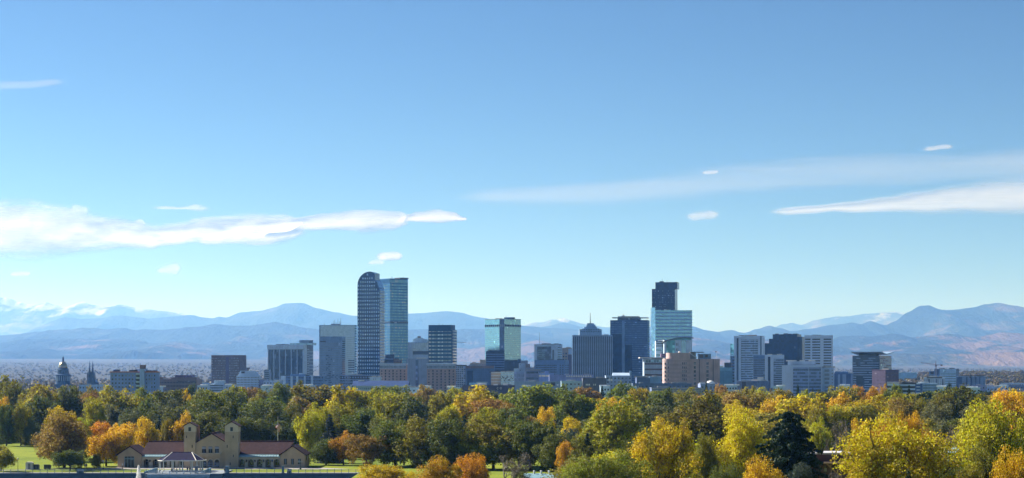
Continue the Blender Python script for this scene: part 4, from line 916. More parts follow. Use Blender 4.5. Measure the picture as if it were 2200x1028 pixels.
MB().lathe([(0.1, 0), (1.3, 1.2), (1.2, 2.0), (0.1, 3.6)], 6, -b.w+b.u(2029), -0.45).build('leaf_mark', TEALC, b.root, loc=(0, 0, b.z(800.5)))
b = Tw('pale_balcony_block', 'pale apartment block with dark balcony stacks below the tower crane', 1985, 2030, 2030, 811, 2500, 0, 22); b.body(CONCL); b.strip('dark_cornice', M_dk, 'F', b.u(1991), b.u(2024), b.z(813), b.z(810.5), 0, 0.5)
for p0, p1 in ((1994, 1998), (2011, 2014), (2024, 2026.5)): b.strip('balcony_stack', CONCD, 'F', b.u(p0), b.u(p1), 0, b.z(815), 0, 0.3)
b.panes('F', 12, 8, G_WN, 0.25, 0.4, 0, b.z(815))
b = Tw('blue_white_flats', 'blue and white flats in front of the pale balcony block', 1959, 2014, 2014, 824, 1900, 0, 20); b.body(wallmat((0.44,0.52,0.60))); b.strip('blue_wing', wallmat((0.14,0.20,0.36)), 'F', b.u(1960), b.u(1982), 0, b.H-0.3, 0, 0.4); b.panes('F', 14, 6, G_WN, 0.4, 0.45, 1, b.H-0.5, b.u(1983), b.w); 
bal = MB(); b.fb(bal, 'F', b.u(1969), b.u(1977), 0, 1.0, 0.4, 1.4); bm = bal.mesh('balcony', CONCL)
for j in range(6): inst('balcony', bm, b.root, (0, 0, 2+j*3.0))
b = Tw('slate_apartments', 'slate apartments with a thin roof plane and chimney pole at right', 2056, 2117, 2117, 809, 2900, 0, 22); b.body(wallmat((0.36,0.42,0.52))); b.block('thin_roof', M_dk, 2074, 2107, 806.5, 808, -2, 18)
for p0, p1 in ((2056, 2067), (2075, 2078), (2085.5, 2089), (2095, 2098.5), (2103, 2106)): b.strip('dark_bay', wallmat((0.14,0.18,0.27)), 'F', b.u(p0), b.u(p1), 0, b.H-1, 0, 0.4)
b.panes('F', 20, 7, G_WN, 0.35, 0.4, 0, b.H-1); b.mast(2084, 798, 812, 1.1, 'chimney_pole', -3)
low = [
 ('long_low_warehouse', 'long violet roofed low warehouse right of the slate apartments', 2060, 2135, 829, 2300, wallmat((0.41,0.39,0.49))),
 ('grey_flat_block', 'grey flat-roofed block with a white roof edge at far right', 2120, 2150, 832, 2100, wallmat((0.46,0.54,0.62))),
 ('pale_flat_block', 'small pale flats with square windows near the right edge', 2143, 2166, 830, 2000, wallmat((0.62,0.70,0.78))),
 ('dark_flat_block', 'dark flat block with pale balconies beside the right edge', 2162, 2206, 829, 2050, wallmat((0.27,0.30,0.41))),
 ('hazy_storage_shed', 'hazy pale green shed behind the plum block', 1931, 1970, 801, 4400, wallmat((0.54,0.65,0.65))),
 ('distant_white_roofs', 'low white roofed sheds in front of the right hand woods', 2150, 2204, 824, 3100, wallmat((0.68,0.65,0.68))),
 ('blue_roofed_school', 'long low school with a dark blue roof and pale wall left of the brick hotel', 752, 880, 829, 1750, wallmat((0.54,0.57,0.57))),
 ('grey_terrace_podium', 'grey terraced podium at the foot of the curved tower', 730, 815, 807, 2400, wallmat((0.30,0.36,0.46))),
 ('small_white_hall', 'small white hall with two dark windows beside the brick hotel', 794, 817, 811, 2250, wallmat((0.78,0.80,0.80))),
 ('pale_long_wing', 'pale long wing with a window row below the plain grey shaft', 876, 912, 834, 1720, wallmat((0.57,0.59,0.62))),
 ('dark_lettered_hall', 'dark brick hall with white capital letters along its wall', 994, 1106, 829, 1900, wallmat((0.15,0.12,0.15))),
 ('turquoise_plant_house', 'pale turquoise rooftop plant house behind the dark lettered hall', 1008, 1046, 824, 2050, wallmat((0.41,0.61,0.70))),
 ('grey_green_hall', 'long grey green windowless hall right of the dark lettered hall', 1104, 1220, 821, 2000, wallmat((0.41,0.45,0.45))),
 ('lit_window_pavilion', 'low pavilion with a bright strip of tall windows', 1146, 1190, 803, 2500, wallmat((0.36,0.41,0.57))),
 ('violet_long_roof', 'long violet roof line with a row of bright dormers', 1180, 1275, 806, 2450, wallmat((0.39,0.38,0.51))),
 ('sage_low_shop', 'sage green low shop with thin white door posts', 1206, 1256, 820, 1800, wallmat((0.54,0.61,0.55))),
 ('brown_box_store', 'plain dark brown box store with white window pairs', 1252, 1303, 813.5, 1790, wallmat((0.18,0.15,0.16))),
 ('grey_arched_church', 'grey church hall with two round arched windows and a pale roof', 1302, 1357, 808, 1850, wallmat((0.49,0.49,0.51))),
 ('slate_box_block', 'slate coloured box left of the brick hospital', 1368, 1396, 812, 1820, wallmat((0.16,0.18,0.26))),
 ('grey_box_block', 'plain grey box between the slate box and the hospital', 1396, 1421, 811, 1840, wallmat((0.46,0.54,0.59))),
 ('dark_long_terrace', 'long dark terrace at the foot of the hospital', 1360, 1486, 825, 1650, wallmat((0.16,0.18,0.24))),
 ('striped_parking_deck', 'long parking deck with pale stripes below the hospital', 1400, 1508, 834, 1550, wallmat((0.22,0.23,0.31))),
 ('violet_hall', 'violet grey hall with a round white roof unit right of the hospital', 1505, 1548, 826, 1600, wallmat((0.36,0.36,0.49))),
 ('pale_grey_houses', 'row of pale grey low houses beneath the cathedral spires', 170, 232, 828, 2200, wallmat((0.49,0.57,0.62))),
 ('low_grey_rooftops', 'low grey rooftops between the reddish block and the brown office', 422, 456, 824, 2600, wallmat((0.51,0.57,0.65))),
 ('small_brown_house', 'small brown house between the cream building and the apartment block', 556, 570, 817, 2500, wallmat((0.22,0.20,0.27))),
 ('grey_low_link', 'low pale link building before the foot of the white finned tower', 566, 604, 819, 2450, wallmat((0.59,0.65,0.73))),
]
LOW = {}
for nm, lb, l, r, t, D_, m in low:
    b = Tw(nm, lb, l, r, r, t, D_, 0, 22.0); b.body(m); b.parapet(m, 0.35, out=0.15); LOW[nm] = b
    if nm not in ('dark_lettered_hall', 'grey_green_hall', 'brown_box_store', 'slate_box_block', 'grey_box_block', 'turquoise_plant_house', 'hazy_storage_shed', 'blue_roofed_school', 'lit_window_pavilion', 'violet_long_roof', 'small_white_hall'):
        n = max(3, int(b.w/3.2)); rows = max(1, int((b.H)/3.6)); b.panes('F', n, rows, G_APT, 0.45, 0.42, 0.3, b.H-0.6, seed=l)
    b.units(max(2, int(b.w/14)), l, M_lt if l % 2 else M_gr, 1.6)
b = LOW['blue_roofed_school']
MB().prism_x([(-1.5, b.H-0.3), (10, b.H+4.3), (22, b.H-0.3)], -b.w+2, -1).build('roof', wallmat((0.05,0.08,0.17)), b.root); b.panes('F', 30, 1, G_WN, 0.4, 0.6, b.H-4.2, b.H-1.0); b.strip('white_ridge_vent', M_wh, 'F', b.u(768), b.u(781), b.H+3.6, b.H+4.8, -10.5, -9)
b = LOW['small_white_hall']; b.panes('F', 2, 1, G_WN, 0.25, 0.5, b.z(817), b.z(813), b.u(800), b.u(809))
b = LOW['grey_terrace_podium']; b.bands('F', 4, G_DK, 0.4, b.z(828), b.H-0.5, 0.3, b.w-0.3, 0.4, 'window_band')
b = LOW['lit_window_pavilion']; b.panes('F', 5, 1, glassmat((0.75,0.82,0.80), 0.15, 0.1, cell=(3,3,3), bright=(0.9,0.72,0.5), pb=0.35, metal=0.2), 0.8, 0.85, b.z(810), b.z(806)); b.block('roof_lantern', wallmat((0.30,0.30,0.42)), 1170, 1179, 798, None, 5, 10)
b = LOW['violet_long_roof']; mb = MB(); w = b.w
dm = MB().prism_y([(-1.1, 0), (1.1, 0), (1.1, 1.3), (0, 2.4), (-1.1, 1.3)], -0.9, 0.0).mesh('dormer', M_wh)
for i in range(11): inst('dormer', dm, b.root, (-w+b.u(1218+i*5.1), -0.05, b.z(810.5)))
b = LOW['sage_low_shop']; b.piers('F', 4, M_wh, 0.05, b.z(829), b.z(825), b.u(1233), b.u(1256), 0.4, 'door_post')
b = LOW['brown_box_store']; b.panes('F', 3, 1, M_wh, 0.7, 0.9, b.z(829), b.z(825), b.u(1258), b.u(1268), name='white_windows'); b.panes('F', 2, 1, M_wh, 0.4, 0.9, b.z(829), b.z(825), b.u(1274), b.u(1281), name='white_windows')
b = LOW['grey_arched_church']; w = b.w
MB().prism_x([(-0.6, b.H-0.1), (9, b.z(801.5)), (20, b.H-0.1)], -w+b.u(1317), -w+b.u(1353)).build('roof', wallmat((0.55,0.57,0.60)), b.root); b.block('gable_wall', wallmat((0.30,0.34,0.36)), 1353, 1357, 797, None, 0, 3)
for px in (1309, 1314):
    x = -w+b.u(px); a = [(x-0.9, b.z(819)), (x+0.9, b.z(819)), (x+0.9, b.z(816))] + [(x+0.9*math.cos(t), b.z(816)+0.9*math.sin(t)) for t in [math.pi*i/8 for i in range(1, 8)]] + [(x-0.9, b.z(816))]
    MB().prism_y(a, -0.3, 0.0).build('arched_window', M_wh, b.root)
b = LOW['striped_parking_deck']; b.bands('F', 3, M_lt, 0.35, b.z(846), b.H, 0, None, 0.6, 'deck_parapet')
b = LOW['violet_hall']; MB().lathe([(3.2, b.H), (3.4, b.H+1.2), (2.4, b.H+2.4), (0.4, b.H+3.0)], 14, -b.w*0.45, 8).build('round_roof_unit', M_wh, b.root, smooth=True)
b = LOW['grey_green_hall']; b.strip('dark_doorway', M_dk, 'F', b.u(1183), b.u(1193), b.z(829), b.z(822), 0, 0.3); b.strip('white_panel', M_wh, 'F', b.u(1196), b.u(1200), b.z(829), b.z(826), 0, 0.3)
# white capital letters on the dark hall: O N ... C O
b = LOW['dark_lettered_hall']; w = b.w
def ringletter(cx, cz, r, a0, a1, name):
    mb = MB(); n = 14
    for i in range(n):
        t0 = a0+(a1-a0)*i/n; t1 = a0+(a1-a0)*(i+1)/n
        mb.tube((cx+r*0.85*math.cos(t0), -0.35, cz+r*math.sin(t0)), (cx+r*0.85*math.cos(t1), -0.35, cz+r*math.sin(t1)), 0.16, 0.16, 5)
    return mb.build(name, M_wh, b.root)
zl = b.z(834.5)
ringletter(-w+b.u(1036), zl, 0.9, 0, 2*math.pi, 'letter'); ringletter(-w+b.u(1069.5), zl, 0.95, 0.75, 2*math.pi-0.75, 'letter'); ringletter(-w+b.u(1076), zl, 0.95, 0, 2*math.pi, 'letter')
xN = -w+b.u(1042); MB().box(xN-0.75, xN-0.45, -0.45, -0.25, zl-0.9, zl+0.9).box(xN+0.45, xN+0.75, -0.45, -0.25, zl-0.9, zl+0.9).tube((xN-0.55, -0.35, zl+0.85), (xN+0.55, -0.35, zl-0.85), 0.16, 0.16, 5).build('letter', M_wh, b.root)
b.units(6, 77, M_wh, 2.2, 0.3, 0.95)

for i_, b in enumerate(Tw.ALL):
    nm = b.root.name.split('.')[0]
    if nm in ('curved_roof_tower', 'brick_hospital', 'curved_roof_apartments', 'winged_dark_office', 'navy_stepped_tower') or b.w < 10: continue
    if not any(c_.name.startswith('rooftop_unit') for c_ in b.root.children): b.units(3, i_, (M_gr, M_lt, M_dk)[i_ % 3], 1.8)
# --- tower crane
D = 3100.0
cr = empty('tower_crane', (PX(2010.5, D), D, 0), 0, 'dark tower crane with its long jib pointing left over the right hand buildings', 'crane')
zz = lambda y: PZ(y, D); kx = lambda p: WD(p-2010.5, D)
CRM = plain((0.10,0.09,0.10), 0.6)
mb = MB()
for sx in (-0.9, 0.9):
    for sy in (-0.9, 0.9): mb.tube((sx, sy, 0), (sx, sy, zz(786)), 0.22, 0.22, 4)
n = 22
for i in range(n):
    z0, z1 = i*zz(786)/n, (i+1)*zz(786)/n; s_ = 1 if i % 2 else -1
    mb.tube((-0.9*s_, -0.9, z0), (0.9*s_, -0.9, z1), 0.12, 0.12, 4)
mb.build('mast', CRM, cr)
MB().box(-1.3, 1.3, -1.3, 1.3, zz(788), zz(784.5)).build('cab', CRM, cr)
MB().tube((0,0,zz(784.5)), (0,0,zz(775)), 0.7, 0.2, 5).build('tower_peak', CRM, cr)
mb = MB(); P = [(kx(1978), zz(780)), (kx(2010), zz(784.6))]
for (dy, dz) in ((-0.6, 0), (0.6, 0), (0, 1.3)): mb.tube((P[0][0], dy, P[0][1]+dz*0.6), (P[1][0], dy, P[1][1]+dz), 0.24, 0.24, 4)
for i in range(16):
    t0, t1 = i/16, (i+1)/16; L0 = lambda t: (P[0][0]+(P[1][0]-P[0][0])*t, P[0][1]+(P[1][1]-P[0][1])*t)
    a, c = L0(t0), L0(t1); mb.tube((a[0], -0.6, a[1]), (c[0], 0, c[1]+1.1), 0.12, 0.12, 4)
mb.build('jib', CRM, cr)
MB().tube((0,0,zz(784.3)), (kx(2024), 0, zz(784.0)), 0.5, 0.4, 4).build('counter_jib', CRM, cr)
MB().box(kx(2020.5), kx(2024.5), -1.2, 1.2, zz(786.8), zz(783.2)).build('counterweight', CRM, cr)
for px in (1990, 2022): MB().tube((0,0,zz(775.4)), (kx(px), 0, zz(782.4)), 0.09, 0.09, 4).build('tie_cable', CRM, cr)
D = 3600.0; zz = lambda y: PZ(y, D)
cr2 = empty('tower_crane', (PX(979, D), D, 0), 0, 'thin pale crane jib showing just right of the teal banded tower', 'crane')
MB().tube((0, 0, 0), (0, 0, zz(733)), 0.8, 0.8, 4).build('mast', CRM, cr2); MB().tube((0, 0, zz(736)), (WD(23, D), 0, zz(736.4)), 0.5, 0.35, 4).build('jib', CRM, cr2); MB().tube((0, 0, zz(733)), (WD(20, D), 0, zz(736)), 0.1, 0.1, 4).build('tie_cable', CRM, cr2)
# ------------------------------------------------------------------ trees
import numpy as np
def leafmat(name, transl=0.40, ns=2.6, rough=0.6):
    """leaves: the tree's own colour (object colour), turning greener or browner in clumps, each leaf a little different"""
    m = bpy.data.materials.new(name); m.use_nodes = True
    nt = m.node_tree; nt.nodes.clear()
    out = N(nt, 'ShaderNodeOutputMaterial'); oi = N(nt, 'ShaderNodeObjectInfo'); geo = N(nt, 'ShaderNodeNewGeometry')
    n1 = noisetex(nt, coords(nt), ns, 5, 0.72)
    n1 = math_(nt, 'ADD', n1, math_(nt, 'MULTIPLY', math_(nt, 'SUBTRACT', oi.outputs['Random'], 0.5), 0.1))
    mr = N(nt, 'ShaderNodeMapRange'); L(nt, n1, mr.inputs[0])
    lo = math_(nt, 'SUBTRACT', 0.72, math_(nt, 'MULTIPLY', oi.outputs['Alpha'], 0.42))
    L(nt, lo, mr.inputs[1]); L(nt, math_(nt, 'ADD', lo, 0.16), mr.inputs[2])
    green = mixc(nt, 0.72, oi.outputs['Color'], (0.06, 0.10, 0.012))
    c = mixc(nt, mr.outputs[0], oi.outputs['Color'], green)
    hs = N(nt, 'ShaderNodeHueSaturation'); rp = geo.outputs['Random Per Island']
    L(nt, math_(nt, 'ADD', 0.475, math_(nt, 'MULTIPLY', rp, 0.05)), hs.inputs['Hue'])
    L(nt, math_(nt, 'ADD', 0.6, math_(nt, 'MULTIPLY', rp, 0.8)), hs.inputs['Value']); L(nt, c, hs.inputs['Color'])
    df = N(nt, 'ShaderNodeBsdfPrincipled'); tl = N(nt, 'ShaderNodeBsdfTranslucent'); mx = N(nt, 'ShaderNodeMixShader')
    df.inputs['Roughness'].default_value = rough; df.inputs['Specular IOR Level'].default_value = 0.25
    L(nt, hs.outputs[0], df.inputs['Base Color']); L(nt, hs.outputs[0], tl.inputs['Color'])
    mx.inputs[0].default_value = transl
    L(nt, df.outputs[0], mx.inputs[1]); L(nt, tl.outputs[0], mx.inputs[2]); L(nt, mx.outputs[0], out.inputs['Surface'])
    return m
M_leaf = leafmat('autumn_leaves'); M_needle = leafmat('needles', 0.12, 3.0); M_twig = leafmat('bare_twigs', 0.0, 3.0, 0.9)
M_bark = plain((0.085, 0.065, 0.05), 0.95, 0, 0.35, 3.0)

def cards(P, Nn, S, rng, aspect=1.0):
    """leaf cards at points P, facing Nn, of size S"""
    n = len(P)
    r = rng.normal(size=(n, 3)); a = np.cross(Nn, r); a /= np.linalg.norm(a, axis=1)[:, None]+1e-9
    b = np.cross(Nn, a); b /= np.linalg.norm(b, axis=1)[:, None]+1e-9
    a *= (S*0.5)[:, None]; b *= (S*0.5*aspect)[:, None]
    bend = Nn*(S*0.12)[:, None]
    V = np.stack([P-a-b*0.6, P+a*0.35-b+bend, P+a+b*0.55, P-a*0.4+b+bend], 1).reshape(-1, 3)
    return V
def cardmesh(name, V, m):
    n = len(V)//4
    me = bpy.data.meshes.new(name); me.vertices.add(n*4); me.vertices.foreach_set('co', V.astype(np.float32).ravel())
    me.loops.add(n*4); me.loops.foreach_set('vertex_index', np.arange(n*4, dtype=np.int32))
    me.polygons.add(n); me.polygons.foreach_set('loop_start', np.arange(0, n*4, 4, dtype=np.int32))
    me.materials.append(m); me.update(calc_edges=True); me.validate()
    return me

def deciduous(seed, nleaf, leaf, zb=0.06, lobes=26, fill=0.3, spread=0.28):
    """unit tree: height 1, crown width about 1, uneven outline of leafy boughs; returns crown and trunk meshes"""
    rng = np.random.default_rng(seed)
    cz = zb+(1-zb)*0.5; rz = (1-zb)*0.5
    C = []; Rr = []; tries = 0
    while len(C) < lobes and tries < 6000:
        tries += 1
        d = rng.normal(size=3); d /= np.linalg.norm(d)
        bul = 1.0+spread*2.2*mnoise.noise(Vector(d*1.4)+Vector((seed*1.7, 0, 0)))        # the outline bulges and dips
        q = rng.uniform(0.25, 0.86)*bul
        c = np.array([d[0]*0.5*q, d[1]*0.5*q, d[2]*rz*q])
        r = rng.uniform(0.08, 0.2)*(1.25 if q < 0.5 else 0.95)
        if all(np.linalg.norm(c-o) > 0.6*max(r, s_) for o, s_ in zip(C, Rr)):
            C.append(c); Rr.append(r)
    C = np.array(C); Rr = np.array(Rr)
    ext = np.percentile(np.abs(C[:, :2]).max(1)+Rr*0.8, 92); C[:, :2] *= 0.5/ext
    wts = Rr**2/np.sum(Rr**2); idx = rng.choice(len(C), nleaf, p=wts); nk = 12
    sub = rng.normal(size=(len(C), nk, 3)); sub /= np.linalg.norm(sub, axis=2)[:, :, None]; ext_k = rng.uniform(0.75, 1.3, (len(C), nk))
    d = rng.normal(size=(nleaf, 3)); d /= np.linalg.norm(d, axis=1)[:, None]
    k = rng.integers(0, nk, nleaf); d = d*0.45+sub[idx, k]*0.75; d /= np.linalg.norm(d, axis=1)[:, None]
    rad = Rr[idx]*ext_k[idx, k]*np.where(rng.random(nleaf) < fill, rng.uniform(0.4, 0.9, nleaf), rng.uniform(0.82, 1.12, nleaf))
    P = C[idx]+d*rad[:, None]; P[:, 2] += cz
    hi = np.percentile(P[:, 2], 99.7); lo = np.min(P[:, 2]); P[:, 2] = zb+(P[:, 2]-lo)/(hi-lo)*(1-zb)
    Nn = d*0.5+rng.normal(size=(nleaf, 3))*0.6; Nn[:, 2] += 0.2; Nn /= np.linalg.norm(Nn, axis=1)[:, None]
    crown = cardmesh('crown', cards(P, Nn, leaf*rng.uniform(0.6, 1.4, nleaf), rng), M_leaf)
    mb = MB(); zt = 0.30; bend = rng.normal(size=2)*0.012
    mb.tube((0, 0, -0.01), (bend[0], bend[1], zt*0.55), 0.03, 0.024, 7, False); mb.tube((bend[0], bend[1], zt*0.55), (0, 0, zt), 0.024, 0.018, 7, False)
    for c, r in zip(C, Rr):
        e = Vector((c[0], c[1], min(0.95, zb+(c[2]+cz-lo)/(hi-lo)*(1-zb)))); s_ = Vector((bend[0], bend[1], zt*rng.uniform(0.5, 1.0)))
        mid = s_.lerp(e, 0.5)+Vector((0, 0, -0.02))
        mb.tube(s_, mid, 0.013, 0.008, 5, False); mb.tube(mid, e, 0.008, 0.003, 4, False)
        for q in range(3):
            dd = Vector(rng.normal(size=3)).normalized(); mb.tube(mid.lerp(e, 0.4+0.25*q), e+dd*float(r)*0.85, 0.004, 0.0015, 3, False)
    return crown, mb.mesh('trunk', M_bark)
def conifer(seed, nleaf, leaf, droop=0.25, power=0.95, levels=24, ragged=0.25, zb=0.04, width=0.5):
    rng = np.random.default_rng(seed); P = []; Nn = []; A = []
    mb = MB(); mb.tube((0, 0, 0), (0, 0, 1), 0.022, 0.003, 6, False)
    for i in range(levels):
        z = zb+(0.97-zb)*(i+rng.uniform(-0.3, 0.3))/levels; rr = width*(1-z)**power*(1+ragged*rng.uniform(-1, 1))+0.012
        nb = max(4, int(13*(1-z)+4))
        for j in range(nb):
            t = 2*math.pi*(j+rng.random())/nb; ln = rr*(1+ragged*rng.uniform(-1, 0.6))
            m_ = max(4, int(nleaf*ln/ (width*levels*nb*0.36)))
            s = rng.random(m_)**0.75
            dz = -droop*ln*s**1.4 + 0.08*ln*s**3
            lat = rng.normal(size=m_)*0.10*ln*(1.15-s)+rng.normal(size=m_)*0.008
            x = math.cos(t)*ln*s-math.sin(t)*lat; y = math.sin(t)*ln*s+math.cos(t)*lat
            P.append(np.stack([x, y, z+dz+rng.normal(size=m_)*0.006], 1))
            nn = rng.normal(size=(m_, 3))*0.55; nn[:, 2] += 0.75; Nn.append(nn)
            if ln > 0.1: mb.tube((0, 0, z), (math.cos(t)*ln*0.9, math.sin(t)*ln*0.9, z-droop*ln*0.8), 0.004, 0.001, 3, False)
    P = np.concatenate(P); Nn = np.concatenate(Nn); Nn /= np.linalg.norm(Nn, axis=1)[:, None]
    S = leaf*rng.uniform(0.6, 1.3, len(P))*(0.6+0.6*(1-P[:, 2]))
    return cardmesh('crown', cards(P, Nn, S, rng, 0.6), M_needle), mb.mesh('trunk', M_bark)
def bare(seed, zb=0.15):
    rng = np.random.default_rng(seed); mb = MB(); tips = []
    def grow(p, d, ln, r, lev):
        e = p+d*ln; mb.tube(p, e, r, r*0.65, 5 if lev < 2 else 3, False)
        if lev >= 5: tips.append((e, d)); return
        for q in range(3 if lev else 5):
            a = Vector(rng.normal(size=3)).normalized(); nd = (d+a*(0.62 if lev else 0.8)).normalized(); nd.z = abs(nd.z)*0.8+0.12; nd.normalize()
            grow(e if q < 2 else p.lerp(e, 0.6), nd, ln*rng.uniform(0.62, 0.82), r*0.6, lev+1)
    grow(Vector((0, 0, 0)), Vector((0, 0, 1)), 0.24, 0.028, 0)
    P = np.array([list(e) for e, d in tips]); n = 7
    P = np.repeat(P, n, 0)+rng.normal(size=(len(tips)*n, 3))*0.02; Nn = rng.normal(size=P.shape); Nn /= np.linalg.norm(Nn, axis=1)[:, None]
    mx = np.abs(np.array([v for v in mb.v])[:, :2]).max(); mz = np.array(mb.v)[:, 2].max()
    sc = np.array([0.5/mx, 0.5/mx, 1.0/mz]); P *= sc; P[:, 2] = np.minimum(P[:, 2], 1.0)
    mb.v = [tuple(np.array(v)*sc) for v in mb.v]
    crown = cardmesh('crown', cards(P, Nn, 0.035*rng.uniform(0.6, 1.4, len(P)), rng, 0.16), M_twig)
    tm = mb.mesh('trunk', plain((0.17, 0.145, 0.13), 0.95, 0, 0.3, 3.0))
    return crown, tm

PROTO = {
 'near': [deciduous(11+i, 34000, 0.0175, zb=0.05, lobes=60, spread=0.32) for i in range(5)],
 'mid':  [deciduous(31+i, 17000, 0.0255, zb=0.02, lobes=42) for i in range(6)],
 'far':  [deciduous(51+i, 8500, 0.036, zb=0.0, lobes=28) for i in range(6)],
 'col':  [deciduous(71+i, 10000, 0.029, zb=0.03, lobes=30) for i in range(2)],
 'con':  [conifer(81+i, 9000, 0.05) for i in range(3)],
 'ced':  [conifer(91, 70000, 0.026, droop=0.34, power=0.52, levels=36, ragged=0.36, width=0.5)],
 'bare': [bare(101+i) for i in range(2)],
}
COLS = {  # linear leaf colours (r, g, b, share of greener clumps)
 'yel': (0.62, 0.46, 0.012, 0.55), 'gold': (0.68, 0.41, 0.014, 0.32), 'ora': (0.58, 0.29, 0.018, 0.28), 'brn': (0.33, 0.21, 0.04, 0.42),
 'yg': (0.42, 0.39, 0.015, 0.45), 'oly': (0.30, 0.25, 0.022, 0.45), 'grn': (0.21, 0.235, 0.02, 0.45), 'dk': (0.125, 0.145, 0.02, 0.45),
 'dko': (0.21, 0.185, 0.02, 0.45), 'gy': (0.14, 0.15, 0.06, 0.4), 'need': (0.025, 0.05, 0.02, 0.3), 'blu': (0.055, 0.085, 0.065, 0.3), 'bar': (0.2, 0.16, 0.13, 0.1)}
CWORD = {'yel': 'bright yellow', 'gold': 'golden', 'ora': 'orange', 'brn': 'russet brown', 'yg': 'yellow green', 'oly': 'olive', 'grn': 'mid green', 'dk': 'dark green', 'dko': 'dark olive', 'gy': 'grey green', 'need': 'dark needled', 'blu': 'bluish', 'bar': 'bare grey'}
SHAPE = {'d': 'leafy tree', 'col': 'narrow tree', 'con': 'conifer', 'ced': 'spreading cedar', 'bare': 'leafless tree'}
